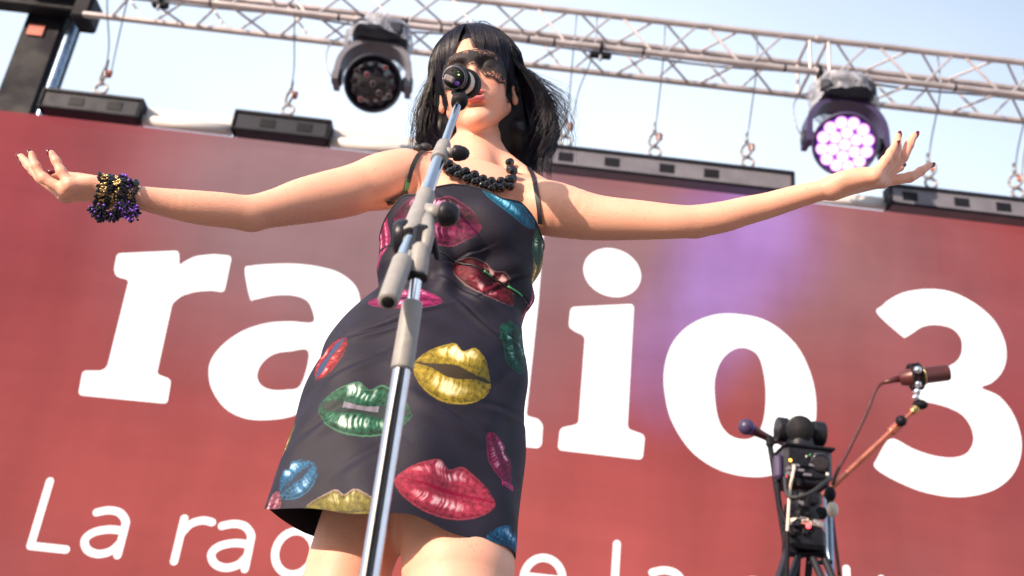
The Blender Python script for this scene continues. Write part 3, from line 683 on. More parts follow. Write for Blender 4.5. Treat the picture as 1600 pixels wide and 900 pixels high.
# ================================================================= IMPLICIT SURFACE MODELLER
class Field:
    """smooth union / difference of rounded cones and ellipsoids, meshed with surface nets"""
    def __init__(s): s.p = []
    def cone(s, a, b, ra, rb, k=.01, op=1):
        a = np.asarray(a, float); b = np.asarray(b, float); r = max(ra, rb)+k+.006
        s.p.append(('c', (a, b, ra, rb), k, op, np.minimum(a, b)-r, np.maximum(a, b)+r)); return s
    def ell(s, c, r, k=.01, op=1, A=None):
        c = np.asarray(c, float); r = np.ones(3)*np.asarray(r, float); m = r.max()+k+.006
        s.p.append(('e', (c, r, None if A is None else np.asarray(A, float)), k, op, c-m, c+m)); return s
    def chain(s, pts, rad, k=.01, sub=4, op=1):
        q = np.array(catmull([np.append(np.asarray(p, float), r) for p, r in zip(pts, rad)], sub)); m = (q[:, 3].max()+k+.006)
        s.p.append(('h', (q[:-1], q[1:]), k, op, q[:, :3].min(0)-m, q[:, :3].max(0)+m)); return s
    def _one(s, t, q, X):
        if t == 'h':
            A, Bq = q; lo, hi = X.min(0), X.max(0); d = np.full(len(X), 1.0)
            for a, b in zip(A, Bq):
                m = max(a[3], b[3])+.055
                if (np.minimum(a, b)[:3]-m > hi).any() or (np.maximum(a, b)[:3]+m < lo).any(): continue
                ba = b[:3]-a[:3]; h = np.clip(((X-a[:3])@ba)/(ba@ba+1e-12), 0, 1)
                d = np.minimum(d, np.linalg.norm(X-a[:3]-h[:, None]*ba, axis=1)-(a[3]+(b[3]-a[3])*h))
            return d
        if t == 'c':
            a, b, ra, rb = q; ba = b-a; L2 = ba@ba; h = np.clip(((X-a)@ba)/L2, 0, 1)
            return np.linalg.norm(X-a-h[:, None]*ba, axis=1) - (ra+(rb-ra)*h)
        c, r, A = q; Y = X-c
        if A is not None: Y = Y@A.T
        k0 = np.linalg.norm(Y/r, axis=1); k1 = np.linalg.norm(Y/(r*r), axis=1)+1e-9
        return k0*(k0-1)/k1
    def ev(s, X, lo=None, hi=None):
        d = np.full(len(X), 1.0)
        if lo is None: lo = X.min(0); hi = X.max(0)
        for t, q, k, op, l, h in s.p:
            if (l > hi).any() or (h < lo).any(): continue
            e = s._one(t, q, X)
            if op > 0:
                g = np.clip(.5+.5*(e-d)/k, 0, 1); d = e*(1-g)+d*g-k*g*(1-g)
            else:
                e = -e; g = np.clip(.5-.5*(e-d)/k, 0, 1); d = e*(1-g)+d*g+k*g*(1-g)
        return d
    def grad(s, X, h=.001):
        X = np.atleast_2d(X); g = np.stack([s.ev(X+e)-s.ev(X-e) for e in np.eye(3)*h], 1)
        return g/(np.linalg.norm(g, axis=1, keepdims=True)+1e-9)
    def project(s, X, off=0.0, n=8):
        X = np.atleast_2d(np.asarray(X, float)).copy()
        for _ in range(n): X -= s.grad(X)*(s.ev(X)-off)[:, None]*.9
        return X
    def ray(s, O, Dn, tmax=.6, off=0.0):
        """first hit marching inwards along rays"""
        T = np.zeros(len(O)); hit = np.zeros(len(O), bool)
        for _ in range(70):
            d = s.ev(O+Dn*T[:, None])-off; hit |= d < .0006
            T += np.where(hit, 0, np.clip(d*.8, .0004, .05))
            if (hit | (T > tmax)).all(): break
        return T, hit
    def cam_hit(s, px, py, off=0.0, D=1.35):
        q = P(px, py, D); d = unit(q-CAM); T, h = s.ray(q[None], d[None], .6, off); return q+d*T[0] if h[0] else None
    def mesh(s, h, name, n=20):
        lo = np.min([p[4] for p in s.p if p[3] > 0], 0); hi = np.max([p[5] for p in s.p if p[3] > 0], 0)
        nb = np.ceil((hi-lo)/(h*n)).astype(int)
        G = nb*n+4; S = (G[1]*G[2], G[2], 1); VI = []; VP = []; FQ = []
        ar = np.arange(-1, n+1)
        for bx in range(nb[0]):
            for by in range(nb[1]):
                for bz in range(nb[2]):
                    o = np.array([bx, by, bz])*n
                    l = lo+(o-1)*h; u = lo+(o+n)*h
                    if not any(p[3] > 0 and not ((p[4] > u).any() or (p[5] < l).any()) for p in s.p): continue
                    c = (l+u)/2; pc = s.ev(c[None], l, u)[0]
                    if pc > h*n*1.0+.03: continue
                    I, J, K = np.meshgrid(ar+o[0], ar+o[1], ar+o[2], indexing='ij')
                    X = np.stack([I, J, K], -1).reshape(-1, 3)*h+lo
                    D = s.ev(X, l, u).reshape(I.shape)
                    neg = D < 0
                    if neg.all() or not neg.any(): continue
                    m = n+2; cn = np.zeros((m-1,)*3); cp = np.zeros((m-1, m-1, m-1, 3))
                    for ax in range(3):
                        a0 = [slice(0, m)]*3; a1 = [slice(0, m)]*3; a0[ax] = slice(0, m-1); a1[ax] = slice(1, m)
                        d0, d1 = D[tuple(a0)], D[tuple(a1)]; cr = (d0 < 0) != (d1 < 0)
                        t = np.where(cr, d0/np.where(cr, d0-d1, 1), 0)
                        o1, o2 = [q for q in range(3) if q != ax]
                        for s1 in (0, 1):
                            for s2 in (0, 1):
                                sl_ = [slice(0, m-1)]*3; sl_[o1] = slice(s1, s1+m-1); sl_[o2] = slice(s2, s2+m-1)
                                c_ = cr[tuple(sl_)]; cn += c_
                                cp[..., ax] += np.where(c_, t[tuple(sl_)], 0); cp[..., o1] += c_*s1; cp[..., o2] += c_*s2
                        # faces for edges whose four cells are inside this block's cells
                        ee = np.argwhere(cr)
                        ee = ee[(ee[:, 0] >= 1) & (ee[:, 1] >= 1) & (ee[:, 2] >= 1)]
                        ee = ee[(ee[:, 0] <= n) & (ee[:, 1] <= n) & (ee[:, 2] <= n)]
                        if len(ee):
                            g = ee+o-1+1; f = []
                            for (p1, p2) in ((0, 0), (1, 0), (1, 1), (0, 1)):
                                w = g.copy(); w[:, o1] -= p1; w[:, o2] -= p2; f.append(w@np.array(S))
                            f = np.stack(f, 1); flip = (d0[tuple(ee.T)] < 0) == (ax == 1)
                            f[flip] = f[flip][:, ::-1]; FQ.append(f)
                    cc = np.argwhere(cn > 0); q = cp[tuple(cc.T)]/cn[tuple(cc.T)][:, None]
                    g = cc+o-1
                    VI.append((g+1)@np.array(S)); VP.append((g+q)*h+lo)
        VI = np.concatenate(VI); VP = np.concatenate(VP); FQ = np.concatenate(FQ)
        ids, first = np.unique(VI, return_index=True); V = VP[first]
        Fi = np.searchsorted(ids, FQ+0); Fi = np.clip(Fi, 0, len(ids)-1)
        ok = (ids[Fi] == FQ).all(1); Fi = Fi[ok]
        return V, Fi
def vcol(me, col):
    ca = me.color_attributes.new('Col', 'FLOAT_COLOR', 'POINT')
    c = np.ones((len(col), 4), np.float32); c[:, :3] = col; ca.data.foreach_set('color', c.ravel())

# ================================================================= THE SINGER
B = Field()
def pr(px, py, D, rpx): p = P(px, py, D); return p, rpx*pxm(p)
def pchain(lst, k=.012):
    q = [pr(*a) for a in lst]; B.chain([a for a, _ in q], [b for _, b in q], k); return q
# torso
B.ell(P(722, 385, 1.64), (.118, .080, .17), .03)
B.cone(P(668, 292, 1.66), P(812, 318, 1.66), .055, .055, .04)              # upper rib cage / shoulder girdle
B.cone(P(712, 420, 1.66), P(712, 470, 1.66), .10, .092, .04)
B.ell(P(655, 640, 1.66), (.150, .105, .13), .05)                            # hips
for px, py in ((668, 352), (768, 366)): B.ell(P(px, py, 1.565), (.052, .044, .048), .03)
B.chain([P(750, 180, 1.78), P(747, 225, 1.735), P(742, 262, 1.71), P(738, 300, 1.68)], [.046, .045, .046, .052], .012)   # neck
B.chain([P(722, 236, 1.73), P(680, 256, 1.70), P(636, 266, 1.66)], [.026, .026, .034], .03)   # trapezius
B.chain([P(772, 246, 1.73), P(812, 276, 1.70), P(848, 309, 1.66)], [.026, .024, .032], .025)
B.cone(P(724, 286, 1.605), P(655, 262, 1.60), .009, .010, .03)               # collar bones
B.cone(P(754, 289, 1.605), P(828, 300, 1.60), .009, .010, .03)
# arms (photo pixel x, y, distance, radius in pixels)
la = pchain([(632, 276, 1.63, 44), (600, 283, 1.615, 45), (569, 291, 1.603, 40), (544, 299, 1.594, 39.5), (512, 306, 1.583, 38.5), (472, 314.5, 1.568, 35.5), (431, 325, 1.55, 30), (390, 332, 1.536, 27.3), (345, 328, 1.52, 27.5), (300, 323, 1.505, 26), (250, 315, 1.49, 21.5), (215, 308, 1.475, 18), (172, 298, 1.46, 16)])
ra = pchain([(838, 322, 1.63, 43), (870, 328, 1.615, 43), (930, 340, 1.60, 36), (1000, 344, 1.58, 31), (1060, 346.5, 1.56, 26.5), (1090, 345.5, 1.555, 25.5), (1130, 339, 1.545, 24.5), (1165, 329.5, 1.535, 22.5), (1200, 321, 1.525, 20.5), (1250, 306, 1.505, 18.2), (1296, 294, 1.485, 15.3)])
B.ell(P(392, 345, 1.54), (.016, .016, .012), .02); B.ell(P(1088, 357, 1.56), (.014, .014, .010), .015)
# left-hand side of the picture: hand with the palm up
kk = .007
def fin(lst, k=.006): return pchain([(a, b, c, d*.95+.25) for a, b, c, d in lst], k)
W1 = (166, 297, 1.46, 16)
pchain([W1, (140, 289, 1.445, 13.5), (110, 289, 1.435, 10.5)], .010)
pchain([W1, (135, 293, 1.455, 13.5), (103, 296, 1.445, 10.5)], .010)
pchain([W1, (132, 298, 1.465, 13.5), (99, 302, 1.462, 10.5)], .010)
pchain([W1, (134, 302, 1.475, 12.5), (101, 306, 1.480, 10)], .010)
f1 = fin([(110, 289, 1.435, 9.3), (96, 268, 1.43, 7.6), (88, 252, 1.428, 6.6), (80.5, 240, 1.426, 5.8)])
f2 = fin([(102, 297, 1.445, 9.6), (69, 279, 1.44, 8.0), (56, 260, 1.437, 7.0), (49, 241, 1.435, 5.6)])
f3 = fin([(98, 303, 1.462, 9.2), (64, 279, 1.462, 7.8), (48, 261, 1.465, 6.8), (33, 245, 1.468, 5.4)])
f4 = fin([(101, 306, 1.480, 8.6), (70, 284, 1.49, 7.2), (52, 268, 1.495, 6.2), (37, 254, 1.50, 5.0)])
f5 = fin([(156, 287, 1.485, 12), (128, 280, 1.49, 9.8), (106, 276, 1.488, 8.0), (86, 272, 1.485, 6.2)], .009)
# right-hand side: open hand, fingers raised
W2 = (1302, 293, 1.485, 16)
pchain([W2, (1330, 283, 1.465, 14.5), (1364, 276, 1.45, 11)], .010)
pchain([W2, (1335, 284, 1.475, 14.5), (1369, 279, 1.46, 10.5)], .010)
pchain([W2, (1338, 287, 1.487, 13), (1374, 283, 1.475, 10)], .010)
pchain([W2, (1338, 290, 1.497, 12), (1379, 284, 1.49, 9.5)], .010)
pchain([(1318, 279, 1.465, 12), (1345, 272, 1.46, 10.5), (1360, 272, 1.455, 8)], .012)
g1 = fin([(1366, 275, 1.45, 9.6), (1384, 251, 1.445, 7.8), (1392, 238, 1.443, 6.6), (1399, 226, 1.441, 5.0)])
g2 = fin([(1371, 277, 1.46, 9.4), (1397, 248, 1.456, 7.8), (1401, 230, 1.454, 6.7), (1403, 213, 1.452, 5.2)])
g3 = fin([(1377, 281, 1.475, 9.6), (1410, 246, 1.471, 8.2), (1420, 227, 1.469, 7.0), (1428.5, 212, 1.467, 5.4)])
g4 = fin([(1382, 283, 1.49, 9.4), (1421, 277, 1.50, 8.0), (1438, 268, 1.505, 6.8), (1453, 258, 1.51, 5.2)])
g5 = fin([(1340, 280, 1.51, 11), (1372, 274, 1.525, 8.8), (1392, 268, 1.535, 7.2), (1407, 262, 1.54, 6.0)], .009)
for f_ in (f1, f2, f3, f4, g1, g2, g3, g4):                # knuckles
    for q in (1, 2): B.ell(f_[q][0], f_[q][1]*1.07, .004)
    B.ell(f_[0][0]-fw*.0+(f_[0][0]-f_[1][0])*.08, f_[0][1]*1.06, .006)
# legs down to the stage
hz0 = float(P(600, 840, 1.55)[2])
lf = P(545, 888, 1.58); rf = P(716, 888, 1.52)
for hip, mid, rr, kx, ky in ((P(612, 690, 1.64), lf, .064, -.005, .02), (P(705, 690, 1.62), rf, .082, .0, -.03)):
    knee = np.array([mid[0]+kx*2, mid[1]+ky*.5-.01, .44]); ank = np.array([knee[0]+kx, knee[1]+.05, .07])
    B.chain([hip, mid, knee], [rr*1.08, rr, .05], .03)
    B.chain([knee, knee*.6+ank*.4+np.array([0, .018, 0]), ank], [.048, .049, .032], .02)
    B.chain([ank-np.array([0, -.02, .03]), ank+np.array([0, -.10, -.042])], [.034, .028], .02)
    B.cone(ank+np.array([0, -.10, -.042]), ank+np.array([0, -.16, -.05]), .034, .020, .02)
# ---- head
HC = P(747, 128, 1.70)
hr, hp, hyw = R(-11), R(-11), R(7)                                     # tilt to the picture's left, chin slightly raised
Hx = np.array([math.cos(hr), 0, -math.sin(hr)]); Hz_ = np.array([math.sin(hr), 0, math.cos(hr)])
hy0 = np.array([0, 1., 0]); Hx, hy0 = Hx*math.cos(hyw)-hy0*math.sin(hyw), hy0*math.cos(hyw)+Hx*math.sin(hyw)
Hy = hy0*math.cos(hp)+Hz_*(-math.sin(hp)); Hz = np.cross(Hx, Hy)
HA = np.stack([Hx, Hy, Hz]); HS = .93
def H(x, y, z): return HC + HS*(Hx*x+Hy*y+Hz*z)
for _ in range(6):                                        # the ear lobes hang at this height and side
    q = proj(H(0, .012, -.033)); HC = HC + CR*(748-q[0])*pxm(HC) - CU*(167-q[1])*pxm(HC)
for nm_, q in dict(crown=(0, .02, .135), lips=(0, -.09, -.05), chin=(0, -.08, -.10), nose=(0, -.11, -.016), lobeL=(-.08, .012, -.033), lobeR=(.08, .012, -.033), brow=(0, -.085, .035)).items(): print(nm_, proj(H(*q)))
def he(x, y, z, r, k=.01, op=1, sym=False):
    r = np.ones(3)*np.asarray(r, float)*HS
    B.ell(H(x, y, z), r, k, op, HA)
    if sym: B.ell(H(-x, y, z), r, k, op, HA)
def hc(a, b, ra, rb, k=.01, op=1, sym=False):
    B.cone(H(*a), H(*b), ra*HS, rb*HS, k, op)
    if sym: B.cone(H(-a[0], a[1], a[2]), H(-b[0], b[1], b[2]), ra*HS, rb*HS, k, op)
he(0, .018, .045, (.074, .094, .088), .02)                 # skull
he(0, -.036, .040, (.058, .048, .058), .03)                # forehead
he(0, -.038, -.020, (.057, .048, .070), .03)               # face
hc((.052, .002, -.046), (.014, -.064, -.092), .018, .014, .024, 1, True)   # jaw line
he(0, -.071, -.096, (.019, .017, .016), .016)              # chin
he(.038, -.058, -.008, (.024, .020, .020), .022, 1, True)  # cheek bones
he(.032, -.048, -.042, (.020, .022, .024), .025, 1, True)  # cheeks
he(0, -.070, -.048, (.028, .020, .022), .02)               # muzzle
hc((.010, -.084, .034), (.036, -.074, .036), .008, .007, .014, 1, True)    # brow
he(.031, -.090, .018, (.018, .014, .012), .014, -1, True)  # eye sockets
he(.031, -.070, .017, (.014, .014, .012), .006, 1, True)   # eyeballs under closed lids
hc((0, -.080, .028), (0, -.102, -.012), .0068, .0078, .010)  # nose ridge
he(0, -.1035, -.016, (.0088, .009, .008), .006)
he(.0105, -.096, -.019, (.0068, .009, .0062), .006, 1, True)
he(.006, -.104, -.0265, (.0034, .005, .004), .003, -1, True)
# lips
he(.008, -.0885, -.0450, (.014, .0078, .0050), .006, 1, True)
he(0, -.0875, -.0575, (.018, .0085, .0062), .007)
he(0, -.099, -.0505, (.0195, .013, .0030), .002, -1)
he(0, -.078, -.068, (.016, .010, .004), .008, -1)
# ears
for s_ in (-1, 1):
    he(s_*.078, .020, -.004, (.010, .018, .030), .006)
    he(s_*.080, .010, -.030, (.007, .009, .010), .006)
    he(s_*.087, .012, .000, (.005, .009, .016), .004, -1)
import time; _t = time.time()
V, Fq = B.mesh(.0024, 'person')
# relax a little
me = np_mesh('person', V, Fq)
print('body', len(V), time.time()-_t)
loc = ((V-HC)@HA.T)/HS
# skin colour: lips, cheeks, knuckles
base = np.array([.77, .40, .285]); col = np.tile(base, (len(V), 1))
nz_ = noise3(V, 26, 3)*.5+noise3(V, 60, 5)*.3; col *= (1+.06*nz_[:, None]*np.array([.6, 1.2, 1.1]))
spk = rng.random(len(V)) < .012; col[spk] *= np.array([.86, .76, .74])
def mix_(mask, c, a=1.0): global col; m_ = (np.clip(mask, 0, 1)*a)[:, None]; col = col*(1-m_)+np.array(c)*m_
lx, ly, lz = loc.T
up = 1-np.sqrt((lx/.0235)**2+((lz+.0455)/.0082)**2); lw_ = 1-np.sqrt((lx/.021)**2+((lz+.0575)/.0092)**2)
front = (ly < -.078)
mix_(np.maximum(up, lw_)*6*front, (.50, .105, .12), .85)
mix_((1-np.sqrt((lx/.0175)**2+((lz+.0505)/.0028)**2))*5*front*(ly > -.094), (.04, .012, .012), .95)
mix_((1-np.sqrt(((np.abs(lx)-.042)/.03)**2+((lz+.02)/.03)**2))*(ly < -.03), (.74, .33, .25), .45)
for q in (la[6][0], ra[4][0]): mix_(1-np.linalg.norm(V-q, axis=1)/.06, (.60, .28, .20), .35)
for q in (f1+f2+f3+f4+f5+g1+g2+g3+g4+g5): mix_(1-np.linalg.norm(V-q[0], axis=1)/.014, (.66, .28, .21), .4)
# shoes
vcol(me, col)
m = bpy.data.materials.new('skin'); m.use_nodes = True; t = m.node_tree; b = t.nodes['Principled BSDF']
va = t.nodes.new('ShaderNodeVertexColor'); va.layer_name = 'Col'; t.links.new(va.outputs[0], b.inputs['Base Color'])
b.inputs['Roughness'].default_value = .50; b.inputs['Specular IOR Level'].default_value = .40
b.inputs['Subsurface Weight'].default_value = .35; b.inputs['Subsurface Radius'].default_value = (1, .35, .2); b.inputs['Subsurface Scale'].default_value = .012
tc_ = t.nodes.new('ShaderNodeTexCoord'); n_ = t.nodes.new('ShaderNodeTexNoise'); n_.inputs['Scale'].default_value = 420; n_.inputs['Detail'].default_value = 4
t.links.new(tc_.outputs['Object'], n_.inputs['Vector']); bp_ = t.nodes.new('ShaderNodeBump'); bp_.inputs['Strength'].default_value = .4; bp_.inputs['Distance'].default_value = .0012
t.links.new(n_.outputs['Fac'], bp_.inputs['Height'])
n2_ = t.nodes.new('ShaderNodeTexNoise'); n2_.inputs['Scale'].default_value = 38; n2_.inputs['Detail'].default_value = 6; n2_.inputs['Roughness'].default_value = .65; t.links.new(tc_.outputs['Object'], n2_.inputs['Vector'])
bp2 = t.nodes.new('ShaderNodeBump'); bp2.inputs['Strength'].default_value = .22; bp2.inputs['Distance'].default_value = .003; t.links.new(n2_.outputs['Fac'], bp2.inputs['Height'])
t.links.new(bp_.outputs[0], bp2.inputs['Normal']); t.links.new(bp2.outputs[0], b.inputs['Normal'])
MT['skin'] = m
person = link('person', me, None, m)
tag(person, 'singer in a black lips-print dress and lace eye mask with arms spread wide', 'person')

# nails
nm = {}
def nail(f, out):
    tip, prev = f[-1][0], f[-2][0]; d = unit(tip-prev); r = f[-1][1]; o_ = unit(out - d*(out@d)); sd = np.cross(d, o_)
    MB().ball(tip+d*r*.35+o_*r*.42, (r*.78, r*1.75, r*.72), 12, 8, ax=(sd, d, o_)).build('fingernail', MT['nail'], person)
for f in (f1, f2, f3, f4): nail(f, -CR*.8-CU*.5-fw*.35)
for f in (g1, g2, g3, g4): nail(f, CR*.9-CU*.35-fw*.2)
nail(f5, CU*.6-fw*.5); nail(g5, CU*.6-fw*.3)

# ---------------------------------------------------------------- dress
rows = [  # left edge px,py  right edge px   (right edge lies on the same horizontal ring)
 (417, 818, 803, 1.56, .78), (430, 780, 805, 1.56, .78), (445, 725, 808, 1.57, .78), (465, 655, 814, 1.59, .78), (478, 615, 818, 1.60, .80), (490, 585, 819, 1.60, .78),
 (512, 543, 819, 1.61, .76), (545, 500, 816, 1.62, .74), (575, 470, 818, 1.63, .72), (590, 448, 824, 1.63, .70), (597, 425, 832, 1.63, .70), (596, 400, 842, 1.63, .72), (594, 370, 848, 1.63, .72), (598, 345, 849, 1.63, .72), (606, 315, 846, 1.635, .72), (618, 285, 842, 1.64, .70)]
tab = []
for (pl, pyl, prr, D, asp) in rows:
    a = P(pl, pyl, D); sl_ = math.tan(ROLL); bq = P(prr, pyl+sl_*(prr-pl), D)
    z = (a[2]+bq[2])/2; hw = (bq[0]-a[0])/2; tab.append((z, (a[0]+bq[0])/2, D, hw, hw*asp))
tab = np.array(tab); tab = tab[np.argsort(tab[:, 0])]
def ip(z, c): return np.interp(z, tab[:, 0], tab[:, c])
def smooth_ip(z, c): return (ip(z-.012, c)+2*ip(z, c)+ip(z+.012, c))/4
NT, NR = 620, 430
u_ = np.linspace(-1, 1, NT, endpoint=False); th = math.pi*(u_*.62+.38*u_**3)       # denser in front (theta 0 faces the audience)
neck = np.array([(594, 356), (606, 336), (622, 318), (642, 304), (668, 294), (700, 289), (735, 292), (765, 300), (795, 315), (820, 332), (836, 346), (847, 366)])
nth, nzz = [], []
for px, py in neck:
    D = 1.53 if 640 < px < 820 else 1.58
    w = P(px, py, D); zz = w[2]; s_ = np.clip((w[0]-smooth_ip(zz, 1))/(smooth_ip(zz, 3)+.001), -1, 1)
    nth.append(math.asin(s_)); nzz.append(zz)
order = np.argsort(nth); nth = np.array(nth)[order]; nzz = np.array(nzz)[order]
nth = np.concatenate([[-math.pi, -2.2], nth, [2.2, math.pi]]); nzz = np.concatenate([[nzz[0]-.01]*2, nzz, [nzz[-1]-.01]*2])
zt = np.interp(th, nth, nzz); kern = np.ones(13)/13; zt = np.convolve(np.r_[zt[-6:], zt, zt[:6]], kern, 'valid')
hemz = tab[0, 0]; zh = hemz + .006*np.sin(th*3+.5) + .004*np.sin(th*7) - .012*np.sin(th)
Sg = np.linspace(0, 1, NR)[:, None]; Z = zh[None]+Sg*(zt-zh)[None]; TH = np.repeat(th[None], NR, 0)
cx_, cy_, aa, bb = (smooth_ip(Z, c) for c in (1, 2, 3, 4))
e_ = 2.3; ct, st_ = np.cos(TH), np.sin(TH)
rad = 1/((np.abs(st_)/aa)**e_ + (np.abs(ct)/bb)**e_)**(1/e_)
# bust and folds
zbst = float(P(700, 350, 1.55)[2])
for xb_ in (-.058, .058):
    xx = rad*st_-xb_; fr = np.exp(-(xx/.05)**2-((Z-zbst)/.055)**2)*(ct > 0); rad = rad+.020*fr
zw = float(P(700, 425, 1.6)[2])
hl = np.clip((Z-hemz)/(zw-hemz), 0, 1)
fold = .0090*np.sin(TH*5+1.2*np.sin(Z*14)+.8)*(1-hl)**1.2 + .003*np.sin(TH*9+Z*17)*(1-hl)
dg = Z*58+TH*7.5; wst = np.exp(-((Z-(zw-.02))/.06)**2)
fold += wst*.0066*np.sin(dg+2*np.sin(TH*2.3)) + .0034*wst*np.sin(Z*95-TH*6)
d2 = Z*40-TH*5; mid = np.exp(-((Z-(hemz*.45+zw*.55))/.09)**2); fold += mid*.0040*np.sin(d2+1.5*np.sin(TH*3))
XYZn = np.stack([rad*st_, -rad*ct, Z], -1); fold += .0022*noise3(XYZn, 22, 9)
for (ax_, ay_, bx_, by_, w_, dp) in ((690, 418, 792, 482, .0045, .0045), (716, 462, 806, 545, .007, .005), (598, 500, 700, 468, .005, .0045), (548, 528, 650, 502, .007, .0045), (700, 395, 770, 372, .004, .003),
        (828, 398, 752, 446, .005, .004), (500, 606, 606, 556, .010, .004), (640, 620, 770, 700, .014, .005), (688, 300, 775, 384, .008, .0035), (602, 452, 668, 436, .004, .004), (470, 700, 560, 640, .012, .004),
        (605, 415, 660, 405, .003, .003), (760, 500, 815, 520, .005, .004), (740, 640, 812, 640, .009, .003), (530, 760, 640, 700, .014, .003)):
    a_, b2 = P(ax_, ay_, 1.5), P(bx_, by_, 1.5); q0 = np.array([a_[0], a_[2]]); dq = np.array([b2[0], b2[2]])-q0; L2 = dq@dq
    gx, gz = (cx_+rad*st_)-q0[0], Z-q0[1]; tq = np.clip((gx*dq[0]+gz*dq[1])/L2, 0, 1); sd_ = (gx*dq[1]-gz*dq[0])/math.sqrt(L2); ds = np.hypot(gx-tq*dq[0], gz-tq*dq[1])
    env = np.exp(-(ds/(w_*2.2))**2)*np.sin(np.clip(tq, .03, .97)*math.pi)**.5*(ct > 0)
    fold += dp*env*(np.exp(-((sd_-w_*.7)/w_)**2)-np.exp(-((sd_+w_*.5)/(w_*.6))**2))
rad = rad+fold
# never inside the body
X0 = np.stack([cx_, cy_, Z], -1).reshape(-1, 3); dn = np.stack([st_, -ct, 0*ct], -1).reshape(-1, 3); rr = rad.ravel().copy()
mask_up = (Z.ravel() > zw-.03)
for _ in range(14):
    i = np.where(mask_up)[0]; d = B.ev(X0[i]+dn[i]*rr[i][:, None])
    rr[i] += np.where(d < .0035, (.0035-d)*.9, 0)
rr = rr.reshape(NR, NT)
for _ in range(3):                                        # ease the corrected area
    rr[1:-1] = np.maximum(rr[1:-1], (rr[:-2]+rr[2:])/2*1.0) *.5 + rr[1:-1]*.5
# seam under the bust
zseam_l, zseam_r = float(P(640, 398, 1.58)[2]), float(P(815, 462, 1.58)[2])
xsl, xsr = P(640, 398, 1.58)[0], P(815, 462, 1.58)[0]
Xw = cx_+rr*st_; zs = zseam_l+(Xw-xsl)/(xsr-xsl)*(zseam_r-zseam_l)
rr -= .0022*np.exp(-((Z-zs)/.0022)**2)
DV = np.stack([cx_+rr*st_, cy_-rr*ct, Z], -1)
# arc-length coordinates on the cloth
dx_ = np.linalg.norm(np.roll(DV, -1, 1)-DV, axis=2); i0 = int(np.argmin(np.abs(th)))
U = np.cumsum(np.concatenate([np.zeros((NR, 1)), dx_[:, :-1]], 1), 1); U = U-U[:, i0:i0+1]
Vv = Z.copy()
pj = DV.reshape(-1, 3)-CAM; pz = pj@fw; PX = (800+F*(pj@CR)/pz).reshape(NR, NT); PY = (450-F*(pj@CU)/pz).reshape(NR, NT)
col = np.tile(np.array([.014, .012, .024]), (NR, NT, 1)); col *= (1+.25*noise3(DV, 60, 2)[..., None])
facing = ct > -.35
_du = np.roll(DV, -1, 1)-np.roll(DV, 1, 1); _dv = np.gradient(DV, axis=0); _n = np.cross(_du, _dv)
facing = facing & ((_n*(CAM-DV)).sum(-1) > 0)
def h1(x, seed=0): return np.modf(np.sin(x*127.1+seed*311.7)*43758.5453)[0] % 1
def vn(x, seed=0):
    i = np.floor(x); f = x-i; f = f*f*(3-2*f); return h1(i, seed)*(1-f)+h1(i+1, seed)*f
